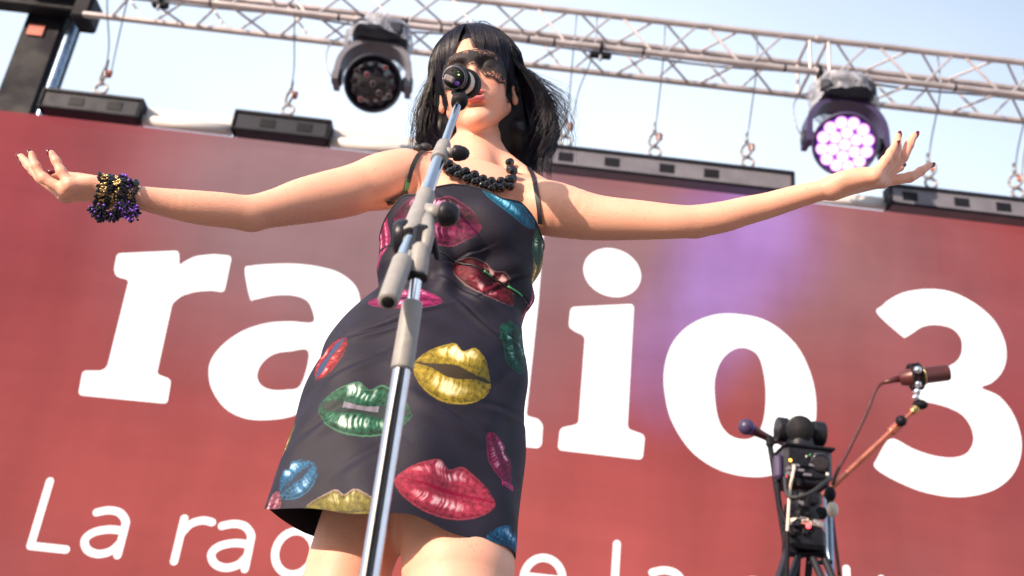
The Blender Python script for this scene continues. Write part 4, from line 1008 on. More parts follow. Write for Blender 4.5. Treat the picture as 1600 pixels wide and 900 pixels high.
def lips(px, py, wpx, hpx, ang, base, hi=(1, 1, 1), gap=.10, gapc=(.02, .01, .02), teeth=None, up=1.0, lo=1.0, outline=None, seed=1, bright=1.0, dark=.25, uv=None, updark=0):
    global col
    if uv is None:
        q = np.where(facing, (PX-px)**2+(PY-py)**2, 1e12); j = np.unravel_index(np.argmin(q), q.shape)
    else: j = uv
    s_ = pxm(DV[j]); w = wpx/2*s_; hgt = hpx/2*s_*1.06
    a = R(ang)-ROLL; du = U-U[j]; dv = Vv-Vv[j]
    u = (du*math.cos(a)-dv*math.sin(a))/w; v = (du*math.sin(a)+dv*math.cos(a))/hgt
    box = (np.abs(u) < 1.05) & (np.abs(v) < 1.3)
    k = np.where(box); u, v = u[k], v[k]; u1 = np.clip(1-u*u, 0, 1)
    mid_ = -.10*np.cos(u*math.pi)*.6+.06*(1-np.abs(u))+.05*u*math.sin(seed*1.3)
    top = (u1**.8)*(1-.26*np.exp(-(u/.17)**2)+.05*np.exp(-((np.abs(u)-.25)/.15)**2))*up + 0*u
    bot = -(u1**.62)*.95*lo
    ins = (v < top) & (v > bot) & (np.abs(u) < 1)
    g = gap*(u1**.8)*(1+.4*np.sin(u*5+seed))
    isup = v > mid_
    tt = np.where(isup, (v-mid_)/(top-mid_+1e-6), (mid_-v)/(mid_-bot+1e-6))     # 0 mouth .. 1 rim
    us = u/(.72+.36*tt)+.03*np.sin(v*9+seed)
    cr_ = vn(us*15+tt*1.3*np.sign(u), seed)*.42+vn(us*37+tt*1.7, seed+3)*.33+vn(us*83+tt*5, seed+5)*.25
    pn = noise3(np.stack([u*2.2, v*2.6, 0*u+seed], -1), 1.7, seed); pf = noise3(np.stack([u*9, v*6, 0*u], -1), 2.3, seed)
    cr_ = np.clip(cr_+.16*pn+.08*pf, 0, 1)
    hb = np.exp(-((tt-np.where(isup, .66, .48)-.08*pn)/.24)**2)*np.exp(-((u-.12*np.sin(seed*2.1))/.55)**2)*(1+.35*pn)
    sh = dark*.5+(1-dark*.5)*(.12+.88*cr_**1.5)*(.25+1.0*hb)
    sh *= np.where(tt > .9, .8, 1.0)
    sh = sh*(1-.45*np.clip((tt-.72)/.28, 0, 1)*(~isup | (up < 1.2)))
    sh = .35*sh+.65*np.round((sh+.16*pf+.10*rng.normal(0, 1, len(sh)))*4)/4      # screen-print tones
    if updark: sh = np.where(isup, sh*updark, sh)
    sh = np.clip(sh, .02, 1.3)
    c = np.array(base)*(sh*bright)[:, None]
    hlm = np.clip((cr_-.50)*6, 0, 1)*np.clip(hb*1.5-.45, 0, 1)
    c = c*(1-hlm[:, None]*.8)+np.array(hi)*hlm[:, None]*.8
    op = np.abs(v-mid_) < g; c[op] = np.array(gapc)
    if teeth is not None:
        tm = op & (v > mid_-g*.1) & (np.abs(u+.08) < .36); c[tm] = np.array(teeth)*(.7+.3*np.abs(np.sin(u[tm]*16)))[:, None]
    oc = np.array(outline if outline is not None else base)
    rim = (tt > .93) & ~op; c[rim] = c[rim]*.5+oc*.25
    kk_ = (k[0][ins], k[1][ins]); col[kk_] = c[ins]
Yl = (.78, .56, .06); Gr = (.03, .30, .15); Rd = (.70, .03, .09); Mg = (.62, .03, .26); Bl = (.03, .28, .62)
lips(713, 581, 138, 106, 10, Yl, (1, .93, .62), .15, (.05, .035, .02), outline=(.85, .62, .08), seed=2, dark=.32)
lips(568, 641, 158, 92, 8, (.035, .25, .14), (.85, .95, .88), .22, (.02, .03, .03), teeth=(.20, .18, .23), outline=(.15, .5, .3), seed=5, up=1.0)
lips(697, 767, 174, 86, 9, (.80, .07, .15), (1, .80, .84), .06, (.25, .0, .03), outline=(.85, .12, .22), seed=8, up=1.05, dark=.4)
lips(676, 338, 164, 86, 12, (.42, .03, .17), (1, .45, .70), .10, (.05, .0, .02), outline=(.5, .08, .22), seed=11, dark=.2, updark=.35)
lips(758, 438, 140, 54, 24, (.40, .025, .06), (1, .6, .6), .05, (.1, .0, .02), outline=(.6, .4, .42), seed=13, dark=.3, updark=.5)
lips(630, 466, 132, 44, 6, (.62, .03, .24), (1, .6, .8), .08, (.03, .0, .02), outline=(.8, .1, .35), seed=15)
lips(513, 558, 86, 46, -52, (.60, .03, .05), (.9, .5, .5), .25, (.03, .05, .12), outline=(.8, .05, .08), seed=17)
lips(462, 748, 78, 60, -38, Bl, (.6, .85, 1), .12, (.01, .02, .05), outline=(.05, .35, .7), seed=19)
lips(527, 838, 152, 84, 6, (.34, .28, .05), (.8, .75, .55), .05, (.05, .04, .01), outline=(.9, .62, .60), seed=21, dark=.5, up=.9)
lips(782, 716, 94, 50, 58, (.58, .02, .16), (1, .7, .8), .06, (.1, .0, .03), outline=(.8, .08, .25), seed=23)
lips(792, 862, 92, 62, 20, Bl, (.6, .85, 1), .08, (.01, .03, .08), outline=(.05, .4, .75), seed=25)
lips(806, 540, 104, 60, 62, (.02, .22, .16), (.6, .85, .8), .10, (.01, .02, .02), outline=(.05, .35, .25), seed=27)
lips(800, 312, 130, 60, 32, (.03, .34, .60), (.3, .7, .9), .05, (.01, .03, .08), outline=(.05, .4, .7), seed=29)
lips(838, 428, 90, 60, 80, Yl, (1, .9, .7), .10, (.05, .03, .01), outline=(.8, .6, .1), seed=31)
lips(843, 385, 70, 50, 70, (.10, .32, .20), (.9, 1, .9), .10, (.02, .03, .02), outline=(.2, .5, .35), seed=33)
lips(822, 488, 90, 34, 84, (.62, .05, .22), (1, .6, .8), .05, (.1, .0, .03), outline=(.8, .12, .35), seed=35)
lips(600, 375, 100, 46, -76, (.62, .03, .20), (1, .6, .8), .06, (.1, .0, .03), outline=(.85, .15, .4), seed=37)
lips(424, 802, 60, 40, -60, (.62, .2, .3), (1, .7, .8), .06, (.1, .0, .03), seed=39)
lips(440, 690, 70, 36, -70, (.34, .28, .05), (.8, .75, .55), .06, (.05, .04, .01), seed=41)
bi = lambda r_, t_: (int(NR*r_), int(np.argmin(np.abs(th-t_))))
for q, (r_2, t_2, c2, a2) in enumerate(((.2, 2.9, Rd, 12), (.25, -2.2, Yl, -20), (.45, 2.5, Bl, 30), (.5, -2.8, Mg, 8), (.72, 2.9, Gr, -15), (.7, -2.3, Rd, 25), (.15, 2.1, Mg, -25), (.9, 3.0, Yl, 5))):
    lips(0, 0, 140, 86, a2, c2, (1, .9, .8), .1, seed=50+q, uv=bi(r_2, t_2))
# printed lettering "MISS" beside the small dark pink lips
FONT = {'M': ('10001', '11011', '10101', '10001', '10001'), 'I': ('111', '010', '010', '010', '111'), 'S': ('1111', '1000', '1111', '0001', '1111')}
q = np.where(facing, (PX-785)**2+(PY-749)**2, 1e12); j = np.unravel_index(np.argmin(q), q.shape); xo = 0; cell = .00155; a = R(10)-ROLL
du = U-U[j]; dv = Vv-Vv[j]; uu = du*math.cos(a)-dv*math.sin(a); v2 = du*math.sin(a)+dv*math.cos(a)
for ch in 'MISS':
    g = FONT[ch]
    for r_2, row in enumerate(g):
        for c_2, bit in enumerate(row):
            if bit == '1':
                mk = (uu >= (xo+c_2)*cell) & (uu < (xo+c_2+1)*cell) & (v2 <= -r_2*cell*1.1) & (v2 > -(r_2+1)*cell*1.1); col[mk] = (.75, .04, .22)
    xo += len(g[0])+1
idx = np.arange(NR*NT).reshape(NR, NT); nx_ = np.roll(idx, -1, 1)
Fd = np.stack([idx[:-1], nx_[:-1], nx_[1:], idx[1:]], -1).reshape(-1, 4)
me = np_mesh('dress', DV.reshape(-1, 3), Fd); vcol(me, col.reshape(-1, 3))
m = bpy.data.materials.new('printed_satin'); m.use_nodes = True; t = m.node_tree; b = t.nodes['Principled BSDF']
va = t.nodes.new('ShaderNodeVertexColor'); va.layer_name = 'Col'; gg = t.nodes.new('ShaderNodeNewGeometry')
mx = t.nodes.new('ShaderNodeMix'); mx.data_type = 'RGBA'; t.links.new(gg.outputs['Backfacing'], mx.inputs['Factor'])
ins_ = [i for i in mx.inputs if i.type == 'RGBA']; t.links.new(va.outputs[0], ins_[0]); ins_[1].default_value = (.012, .012, .016, 1)
t.links.new([o for o in mx.outputs if o.type == 'RGBA'][0], b.inputs['Base Color'])
b.inputs['Roughness'].default_value = .62; b.inputs['Specular IOR Level'].default_value = .25
tc_ = t.nodes.new('ShaderNodeTexCoord'); n_ = t.nodes.new('ShaderNodeTexNoise'); n_.inputs['Scale'].default_value = 600
n2_ = t.nodes.new('ShaderNodeTexNoise'); n2_.inputs['Scale'].default_value = 22; n2_.inputs['Detail'].default_value = 4; n2_.inputs['Distortion'].default_value = .3
for nn_ in (n_, n2_): t.links.new(tc_.outputs['Object'], nn_.inputs['Vector'])
bp_ = t.nodes.new('ShaderNodeBump'); bp_.inputs['Strength'].default_value = .35; bp_.inputs['Distance'].default_value = .0012; t.links.new(n_.outputs['Fac'], bp_.inputs['Height'])
bp2 = t.nodes.new('ShaderNodeBump'); bp2.inputs['Strength'].default_value = .22; bp2.inputs['Distance'].default_value = .006; t.links.new(n2_.outputs['Fac'], bp2.inputs['Height'])
t.links.new(bp_.outputs[0], bp2.inputs['Normal']); t.links.new(bp2.outputs[0], b.inputs['Normal'])
dress = link('dress', me, person, m)
dress['label'] = 'black mini dress printed with coloured lips'
MB().tube([DV[-1, k]+np.array([0, 0, .0005]) for k in list(range(0, NT, 4))+[0]], .0019, 6, False).build('neckline_binding', MT['band'], dress)
# seam piping under the bust
pts = []
for k in range(0, NT, 5):
    if abs(th[k]) > 1.5: continue
    r_2 = int(np.argmin(np.abs(Z[:, k]-zs[:, k]))); pts.append(DV[r_2, k]-np.array([0, .0012, 0]))
MB().tube(pts, .0019, 6).build('seam_piping', MT['band'], dress)
for px in (764, 808):
    p0 = min(pts, key=lambda p: abs(proj(p)[0]-px)); i = [k for k, p in enumerate(pts) if p is p0][0]
    MB().tube([pts[j2]-np.array([0, .002, -.001]) for j2 in range(max(0, i-3), min(len(pts), i+3))], .0020, 8).build('green_print_patch', MT['green'], dress)

# straps lying on the skin
def ribbon(pix, D, w, name, m_, off=.0022, parent=None, th_=.0012, proj_=True):
    c = catmull([P(a, b_, D if np.isscalar(D) else D[i]) for i, (a, b_) in enumerate(pix)], 7)
    if proj_:
        c = catmull([np.append(p, 0) for p in [(a, b_) for a, b_ in pix]], 7) if False else c
        c = [B.cam_hit(*proj(p)[:2], off) if B.cam_hit(*proj(p)[:2], off) is not None else B.project(p, off, 6)[0] for p in c]
        for _ in range(3): c = [c[0]]+[(c[i-1]+2*c[i]+c[i+1])/4 for i in range(1, len(c)-1)]+[c[-1]]
    c = np.array(c) if proj_ else np.array(c); nrm = B.grad(c) if proj_ else np.tile(-fw, (len(c), 1)); V = []
    for i in range(len(c)):
        d = unit(c[min(i+1, len(c)-1)]-c[max(i-1, 0)]); s_ = unit(np.cross(d, nrm[i]))
        V += [c[i]-s_*w, c[i]+s_*w, c[i]+s_*w+nrm[i]*th_, c[i]-s_*w+nrm[i]*th_]
    n = len(c); Fs = [[i*4+k, i*4+(k+1) % 4, i*4+4+(k+1) % 4, i*4+4+k] for i in range(n-1) for k in range(4)]+[[0, 1, 2, 3], [4*n-4, 4*n-3, 4*n-2, 4*n-1]]
    return MB().add(V, Fs, False).build(name, m_, parent or dress)
ribbon([(826, 262), (834, 278), (838, 300), (842, 325), (844, 350)], [1.66, 1.62, 1.58, 1.56, 1.55], .0040, 'strap', MT['band'])
ribbon([(664, 232), (652, 245), (643, 265), (638, 285)], [1.66, 1.62, 1.60, 1.58], .0040, 'strap', MT['band'])
ribbon([(639, 280), (636, 293), (632, 305)], [1.58, 1.575, 1.565], .0042, 'printed_strap_end', MT['green'])
ribbon([(637, 300), (622, 308), (604, 317)], [1.56, 1.55, 1.55], .0034, 'strap_tail', MT['band'], .004)
ribbon([(634, 303), (620, 315), (606, 319)], [1.555, 1.55, 1.545], .0026, 'strap_tail', MT['band'], .006)
bk = B.project(P(655, 228, 1.66), .006)[0]
MB().ball(bk, (.012, .009, .008)).ball(bk+CR*.012+CU*.004, (.012, .006, .008)).build('strap_knot', MT['band'], dress)

# ---------------------------------------------------------------- lace mask
nu, nv = 210, 90; V = []; okk = []
gu = np.linspace(-1, 1, nu); gv = np.linspace(0, 1, nv); GU, GV = np.meshgrid(gu, gv)
ang = GU*1.38
zt_ = .052-.026*np.abs(GU)**2.2; zb_ = -.012+.026*np.exp(-(GU/.17)**2)-.034*np.abs(GU)**1.4+.003*np.sin(np.abs(GU)*26)
zz = zb_+(zt_-zb_)*GV
O = np.stack([.16*np.sin(ang), -.16*np.cos(ang), zz], -1).reshape(-1, 3); tgt = np.stack([.03*np.sin(ang)*0, 0*ang, zz], -1).reshape(-1, 3)
Ow = HC+HS*(O@HA); Tw = HC+HS*(tgt@HA); Dn = Tw-Ow; Dn /= np.linalg.norm(Dn, axis=1, keepdims=True)
T_, hit = B.ray(Ow, Dn, .15, .0016); LV = Ow+Dn*T_[:, None]
idx = np.arange(nu*nv).reshape(nv, nu); Fl = np.stack([idx[:-1, :-1], idx[:-1, 1:], idx[1:, 1:], idx[1:, :-1]], -1).reshape(-1, 4)
me = np_mesh('lace_mask', LV, Fl)
uvv = np.zeros((len(LV), 3), np.float32); uvv[:, 0] = GU.ravel(); uvv[:, 1] = GV.ravel()
at = me.attributes.new('lace', 'FLOAT_VECTOR', 'POINT'); at.data.foreach_set('vector', uvv.ravel())
m = bpy.data.materials.new('black_lace'); m.use_nodes = True; t = m.node_tree; b = t.nodes['Principled BSDF']; N = t.nodes.new; L = t.links.new
b.inputs['Base Color'].default_value = (.012, .010, .014, 1); b.inputs['Roughness'].default_value = .7
an = N('ShaderNodeAttribute'); an.attribute_name = 'lace'; an.attribute_type = 'GEOMETRY'
mp = N('ShaderNodeMapping'); mp.inputs['Scale'].default_value = (7.5, 3.6, 1); L(an.outputs['Vector'], mp.inputs[0])
dn_ = N('ShaderNodeTexNoise'); dn_.inputs['Scale'].default_value = 1.7; dn_.inputs['Detail'].default_value = 2; L(mp.outputs[0], dn_.inputs['Vector'])
vo = N('ShaderNodeTexVoronoi'); vo.feature = 'DISTANCE_TO_EDGE'; vo.inputs['Scale'].default_value = .95; 
va_ = N('ShaderNodeVectorMath'); va_.operation = 'MULTIPLY_ADD'; L(dn_.outputs['Color'], va_.inputs[0]); va_.inputs[1].default_value = (.7, .7, 0); L(mp.outputs[0], va_.inputs[2])
L(va_.outputs[0], vo.inputs['Vector'])
v2 = N('ShaderNodeTexVoronoi'); v2.feature = 'DISTANCE_TO_EDGE'; v2.inputs['Scale'].default_value = 2.6; L(mp.outputs[0], v2.inputs['Vector'])
se = N('ShaderNodeSeparateXYZ'); L(an.outputs['Vector'], se.inputs[0])
def m2(op, a, b_=None):
    n = N('ShaderNodeMath'); n.operation = op
    for i, v in enumerate((a, b_)):
        if v is None: continue
        if isinstance(v, (int, float)): n.inputs[i].default_value = v
        else: L(v, n.inputs[i])
    return n.outputs[0]
# flowers: a dense band through the middle with petals and a scalloped mesh above and below
ed = 0.0
fl = m2('GREATER_THAN', vo.outputs['Distance'], .030)
mesh_ = m2('MULTIPLY', m2('LESS_THAN', v2.outputs['Distance'], m2('MULTIPLY', m2('SUBTRACT', 1.25, se.outputs[1]), .10)), .95)
dd = m2('ABSOLUTE', m2('SUBTRACT', se.outputs[1], .60)); band_ = m2('LESS_THAN', m2('ADD', dd, m2('MULTIPLY', dn_.outputs['Fac'], .40)), .50)
solid = m2('MULTIPLY', m2('MAXIMUM', ed, fl), band_)
edge_ = m2('MAXIMUM', m2('GREATER_THAN', se.outputs[1], .935), m2('MULTIPLY', m2('LESS_THAN', se.outputs[1], .06), .95))
core = m2('LESS_THAN', m2('ADD', m2('ABSOLUTE', m2('SUBTRACT', se.outputs[1], .56)), m2('MULTIPLY', dn_.outputs['Fac'], .10)), .27)
net = m2('MAXIMUM', mesh_, .10)
al = m2('MAXIMUM', m2('MAXIMUM', m2('MAXIMUM', m2('MULTIPLY', solid, .97), m2('MULTIPLY', core, m2('MULTIPLY', m2('LESS_THAN', v2.outputs['Distance'], .24), .96))), net), edge_); L(al, b.inputs['Alpha'])
mask = link('lace_mask', me, person, m); mask['label'] = 'black lace mask over the eyes'

# ---------------------------------------------------------------- hair
def hw(x, y, z): return H(x, y, z)
Hf = Field()
def hh(x, y, z, r, k=.02, op=1): Hf.ell(H(x, y, z), np.ones(3)*np.asarray(r, float)*HS, k, op, HA)
hh(0, .022, .055, (.088, .104, .094)); hh(0, .055, -.02, (.095, .075, .10), .03)
for s_ in (-1, 1):
    hh(s_*.086, .056, .0, (.020, .044, .075), .018)
    hh(s_*.086, .060, -.070, (.022, .042, .062), .02)
hh(.088, .060, -.110, (.026, .040, .040), .03)
hh(0, .07, -.10, (.10, .05, .07), .03)
hh(-.010, -.10, -.01, (.078, .075, .080), .012, -1)
hh(0, -.06, -.14, (.060, .085, .09), .01, -1)
V, Fq = Hf.mesh(.004, 'hair')
me = np_mesh('hair', V + .002*np.stack([noise3(V, 90, q) for q in (1, 2, 3)], 1), Fq)
hair = link('hair', me, person, MT['hair']); hair['label'] = 'black shoulder length hair with a fringe'
def strands(paths, name, m_, r0_=.0007, r1_=.00025, parent=None):
    V = []; Fs = []; n0 = 0
    for pth in paths:
        pth = np.asarray(pth); n = len(pth); d = np.gradient(pth, axis=0); d /= np.linalg.norm(d, axis=1, keepdims=True)+1e-9
        a = np.cross(d, fw+np.array([.13, .02, .3])); a /= np.linalg.norm(a, axis=1, keepdims=True)+1e-9; b_ = np.cross(d, a)
        rr_2 = np.linspace(r0_, r1_, n)[:, None]
        ring = [pth+rr_2*(math.cos(q)*a+math.sin(q)*b_) for q in (0, 2.094, 4.189)]
        V.append(np.stack(ring, 1).reshape(-1, 3)); i = np.arange(n-1)[:, None]*3
        for k in range(3):
            k2 = (k+1) % 3; Fs.append(np.concatenate([i+k, i+k2, i+3+k2, i+3+k], 1)+n0)
        n0 += n*3
    o = link(name, np_mesh(name, np.concatenate(V), np.concatenate(Fs)), parent or hair, m_); o['kind'] = 'stuff'; return o
# guides: crown -> skull -> drape. phi 0 = face, +90 = picture right
def drape(phi, end, out, rnd, nn=22):
    """local head coordinates; end = z of the tip, out = extra flare"""
    s, c = math.sin(phi), -math.cos(phi); pts = []
    ex, ey, ez = .096, .110, .109
    t0 = rnd[2]*.25+.02
    for t in np.linspace(t0, math.pi/2+.02, nn//2):                # over the skull
        pts.append([ex*math.sin(t)*s, .022+ey*math.sin(t)*c, .052+ez*math.cos(t)])
    x0_, y0_, z0_ = pts[-1]; m_ = nn-nn//2
    for j in range(1, m_+1):
        t = j/m_; zz = z0_+(end-z0_)*t
        fl = out*math.sin(min(1, t*1.25)*math.pi*.62)
        curl = -.030*max(0, t-.72)/.28*(1.0 if abs(phi) > .6 else 0)
        rx = 1+ (fl+curl)/.09
        pts.append([x0_*rx, .022+(y0_-.022)*(1+(fl*.35+curl*.5)/.1), zz])
    return np.array(pts)
paths = []; 
for cl_ in range(980):
    s_ = 1 if rng.random() < .53 else -1
    phi0 = s_*(math.radians(rng.uniform(92 if s_ > 0 else 95, 180)**1.0 if rng.random() < .75 else rng.uniform(88, 108)))
    endz = rng.normal(-.140, .016) if s_ < 0 else rng.normal(-.152, .020)
    fl0 = rng.uniform(.004, .040) if s_ < 0 else rng.uniform(.006, .054)
    wav = rng.uniform(.002, .0075); fr_ = rng.uniform(1.2, 2.6); ph_ = rng.uniform(0, 6.28)
    if abs(phi0) < math.radians(72): fl0 *= .8
    gs_ = rng.uniform(.955, 1.06); rt_ = rng.random(3)
    for k in range(8):
        dphi = rng.normal(0, .045); phi = phi0; g = drape(phi+dphi, endz+rng.normal(0, .008), fl0, rt_)
        gc = drape(phi, endz, fl0, rt_); tt_ = np.linspace(0, 1, len(g))[:, None]; g = g*(1-.75*tt_**1.5)+gc*.75*tt_**1.5
        t = np.linspace(0, 1, len(g))[:, None]
        g += wav*t*np.concatenate([np.sin(t*6.28*fr_+ph_), np.cos(t*6.28*fr_+ph_), 0*t], 1) + rng.normal(0, .0022, 3)*t
        g *= gs_*(1+rng.uniform(-.008, .008))
        if s_ > 0: g[:, 0] += .010*t[:, 0]**2
        nq = np.stack([noise3(g, 34, q_) for q_ in (31, 32, 33)], 1)+.5*np.stack([noise3(g, 80, q_) for q_ in (34, 35, 36)], 1)
        g += .0105*np.clip(t-.25, 0, 1)**.8*nq
        paths.append(HC+HS*(g@HA))
# fringe: swept strands ending above the mask, with a gap over the middle of the forehead
for cl_ in range(420):
    ph = rng.uniform(-68, 68); sgn = 1 if ph > -6 else -1
    gapf = math.exp(-((ph+7)/9)**2)
    endz = .060+.012*gapf-.052*(abs(ph)/68)**2.0+rng.normal(0, .008)
    for k in range(8):
        p_ = R(ph+rng.normal(0, 2.2)); pts = []; te = math.acos(np.clip((endz-.052)/.098, -.9, .99))+rng.normal(0, .04); lift = rng.uniform(.002, .022)
        for j, t in enumerate(np.linspace(.05+rng.random()*.25, te, 14)):
            q = p_+sgn*.20*(t/te)**2.2*(.3+gapf)
            e2 = 1+lift*6*math.sin(j/13*math.pi)*.5
            pts.append([.089*e2*math.sin(t)*math.sin(q), .022-.110*e2*math.sin(t)*math.cos(q), .052+.099*e2*math.cos(t)])
        pts = np.array(pts); w_ = np.linspace(0, 1, len(pts))[:, None]**1.6
        if k == 0: lead = pts
        pts = pts*(1-.7*w_)+lead*.7*w_
        paths.append(HC+HS*(pts@HA))
strands(paths, 'hair_strands', MT['strand'], .0008, .0003)
fly = []
for k in range(320):
    right = rng.random() < .68
    phi = R(rng.uniform(60, 120))*(1 if right else -1)
    g = drape(phi, rng.normal(-.13 if right else -.14, .03), rng.uniform(.03, .08) if right else rng.uniform(.02, .055), rng.random(3))
    t = np.linspace(0, 1, len(g)); kick = rng.uniform(.01, .085) if right else rng.uniform(0, .035)
    g[:, 0] += (kick*np.clip(t-.45, 0, 1)**2*3)*(1 if right else -1); g[:, 2] += kick*.5*np.clip(t-.6, 0, 1)**2*5*(1 if right else 0)
    g += rng.normal(0, .003, 3)*t[:, None] + .004*np.stack([np.sin(t*9+k), np.cos(t*7+k), np.sin(t*8)], 1)*t[:, None]
    fly.append(HC+HS*(g@HA))
for k in range(70):                                           # loose arcs above the crown
    p_ = R(rng.uniform(-70, 70)); a = rng.uniform(1.03, 1.16); tt = np.linspace(.0, rng.uniform(.6, 1.1), 14)
    g = np.stack([.09*a*np.sin(tt)*np.sin(p_), .022-.105*a*np.sin(tt)*np.cos(p_), .052+.098*(1+(a-1)*np.sin(tt/tt[-1]*math.pi))*np.cos(tt)], 1)
    fly.append(HC+HS*(g@HA))
strands(fly, 'flyaway_strands', MT['hair'], .00050, .00024)
# in-ear monitor
ip_ = H(.088, .006, -.006)
MB().ball(ip_, .0065).build('in_ear_monitor', MT['blackplastic'], person)

# ---------------------------------------------------------------- necklace
nk = tag(bpy.data.objects.new('necklace', None)); C.objects.link(nk); nk.parent = person; nk['label'] = 'chunky necklace of shiny black beads'
bead = MB().ball((0, 0, 0), 1.0, 20, 14).mesh('bead'); bead.materials.append(MT['jet'])
def addbead(p, r, par):
    o = bpy.data.objects.new('bead', bead); C.objects.link(o); o.parent = par; o.location = p; o.scale = (r, r, r); return o
arc = catmull([(693, 252), (703, 263), (718, 270), (733, 276), (748, 282), (765, 288), (782, 289), (797, 285), (801, 274), (798, 262), (793, 250)], 8)
seg_ = [0.0]
for i in range(1, len(arc)): seg_.append(seg_[-1]+float(np.hypot(*(np.array(arc[i])-np.array(arc[i-1])))))
for row, (off, dpy, rpx, st_2) in enumerate(((.006, 5.5, 7.7, 14.2), (.009, -5.5, 7.4, 14.2), (.014, 0.5, 6.2, 14.2))):
    s_ = 0 if row < 2 else 6
    while s_ < seg_[-1]:
        a_, b_ = np.interp(s_, seg_, [p[0] for p in arc]), np.interp(s_, seg_, [p[1] for p in arc])
        jx, jy = rng.normal(0, .5, 2); p = P(a_+jx, b_+dpy+jy, 1.58); r = rpx*pxm(p)*(1+rng.normal(0, .05))
        q = P(a_+jx, b_+dpy+jy, 1.50); d = (q-CAM)/np.linalg.norm(q-CAM); T2, _h = B.ray(q[None], d[None], .4, r*.8+off*.5)
        addbead(q+d*T2[0], r, nk); s_ += st_2
cordp = B.project(np.array(catmull([P(690, 246, 1.62), P(700, 258, 1.60), P(733, 274, 1.58), P(765, 287, 1.58), P(797, 280, 1.59), P(801, 270, 1.60), P(794, 252, 1.63)], 6)), .004)
MB().tube(list(cordp), .0012, 6).build('cord', MT['band'], nk)

# ---------------------------------------------------------------- bracelet of beads and pompoms
br = bpy.data.objects.new('bracelet', None); C.objects.link(br); br.parent = person; br['label'] = 'stacked black, gold and violet beaded cuff with dangling tufts'
sb = MB().ball((0, 0, 0), 1.0, 8, 6)
def cluster(ptsr, m_, name):
    b0_ = np.array(sb.v); V = []; Fs = []
    for i, (p, r) in enumerate(ptsr):
        V.append(b0_*r+p); Fs += [[a+i*len(b0_) for a in f] for f in sb.f]
    mb = MB(); mb.v = [tuple(x) for x in np.concatenate(V)]; mb.f = Fs; mb.sm = [True]*len(Fs)
    o = mb.build(name, m_, br); o['kind'] = 'stuff'; return o
wa, wb = P(213, 308, 1.475), P(150, 296, 1.452); wd = unit(wb-wa); wx, wy, _ = frame(wd); Lw = float(np.linalg.norm(wb-wa))
blk, gld, pur = [], [], []
for i in range(1500):
    t = rng.random(); a = rng.uniform(0, 2*math.pi); r = .0205+.003*rng.random(); tb = (t*3.2) % 1
    p = wa+wd*t*Lw+(wx*math.cos(a)+wy*math.sin(a))*(r+(.004 if tb < .4 else .0))
    if tb < .45: blk.append((p, .0024))
    elif t > .38: gld.append((p+.0035*(wx*math.cos(a)+wy*math.sin(a)), .0017)) if rng.random() < .62 else blk.append((p, .0024))
    else: (pur if rng.random() < .2 else (gld if rng.random() < .4 else blk)).append((p, .0019))
for (px, py, rp, n, mixp) in ((158, 333, 15, 190, .12), (176, 338, 10, 120, .1), (205, 332, 15, 230, .42), (192, 326, 14, 160, .2), (192, 278, 7, 60, .5), (203, 285, 6, 50, .4), (143, 327, 6, 40, .2)):
    c = P(px, py, 1.45); R_ = rp*pxm(c)
    for i in range(n):
        d = rng.normal(0, 1, 3); d /= np.linalg.norm(d); q = c+d*R_*rng.random()**.45
        (pur if rng.random() < mixp else blk).append((q, .0021))
cluster(blk, MT['jet'], 'black_beads'); cluster(gld, MT['gold'], 'gold_beads'); cluster(pur, MT['purple'], 'violet_beads')

# ================================================================= CAMERA ON A TRIPOD AND ITS NEIGHBOURS
TDp = 3.6
def Q(px, py, D=TDp): return P(px, py, D)
tp = Q(1262, 830); tripod = empty('camera_tripod', (tp[0], TDp, 0), 'black tripod with a cream band under the remote camera', 'tripod')
hub = Q(1255, 842); s_ = pxm(hub)
MB().box(Q(1256, 845), (.125, .13, .075), bev=.014).build('leg_bracket', MT['blackplastic'], tripod)
MB().lathe(Q(1256, 826), Q(1256, 815), [(0, .05), (0, .066), (.004, .068), (.022, .068), (.026, .05)], 30).build('cream_band', MT['cream'], tripod)
MB().lathe(Q(1256, 834), Q(1256, 826), [(0, .055), (0, .062), (.02, .062), (.022, .05)], 30).build('lower_ring', MT['black'], tripod)
MB().lathe(Q(1256, 815), Q(1258, 768), [(0, .045), (.01, .055), (.04, .045), (.07, .060), (.10, .060), (.105, .03)], 30).build('fluid_head', MT['blackplastic'], tripod)
MB().rod(Q(1256, 800)+np.array([-.07, -.01, 0]), Q(1256, 800)+np.array([.075, -.01, 0]), .022, 16).build('tilt_lock', MT['black'], tripod)
MB().ball(Q(1263, 822, 3.52), (.009, .006, .009)).build('red_level_light', MT['red_led'], tripod)
for (px, w_, dx, dy) in ((1243, -1, -.46, -.28), (1271, 1, .40, -.22), (1257, 0, .04, .50)):
    a = Q(px, 852); 
    for e in (-.022, .022):
        MB().rod(a+np.array([e, 0, 0]), np.array([a[0]+dx*.55+e*.6, a[1]+dy*.55, a[2]*.42]), .0125, 12).build('leg', MT['navy'], tripod)
    MB().rod(np.array([a[0]+dx*.45, a[1]+dy*.45, a[2]*.50]), np.array([a[0]+dx, a[1]+dy, .03]), .013, 12).build('lower_leg', MT['black'], tripod)
    MB().ball((a[0]+dx, a[1]+dy, .02), (.03, .03, .02)).build('foot', MT['rubber'], tripod)
    MB().box(a+np.array([0, 0, -.01]), (.08, .05, .06), bev=.01).build('leg_joint', MT['black'], tripod)
MB().rod(Q(1300, 878), Q(1262, 880), .008, 8).build('spreader', MT['black'], tripod)
rc = Q(1252, 715); rcam = empty('remote_camera', Q(1253, 765), 'black remote controlled camera head with small status lights on the tripod', 'camera')
MB().box(Q(1254, 732), (.175, .15, .125), bev=.016).build('base_housing', MT['blackplastic'], rcam)
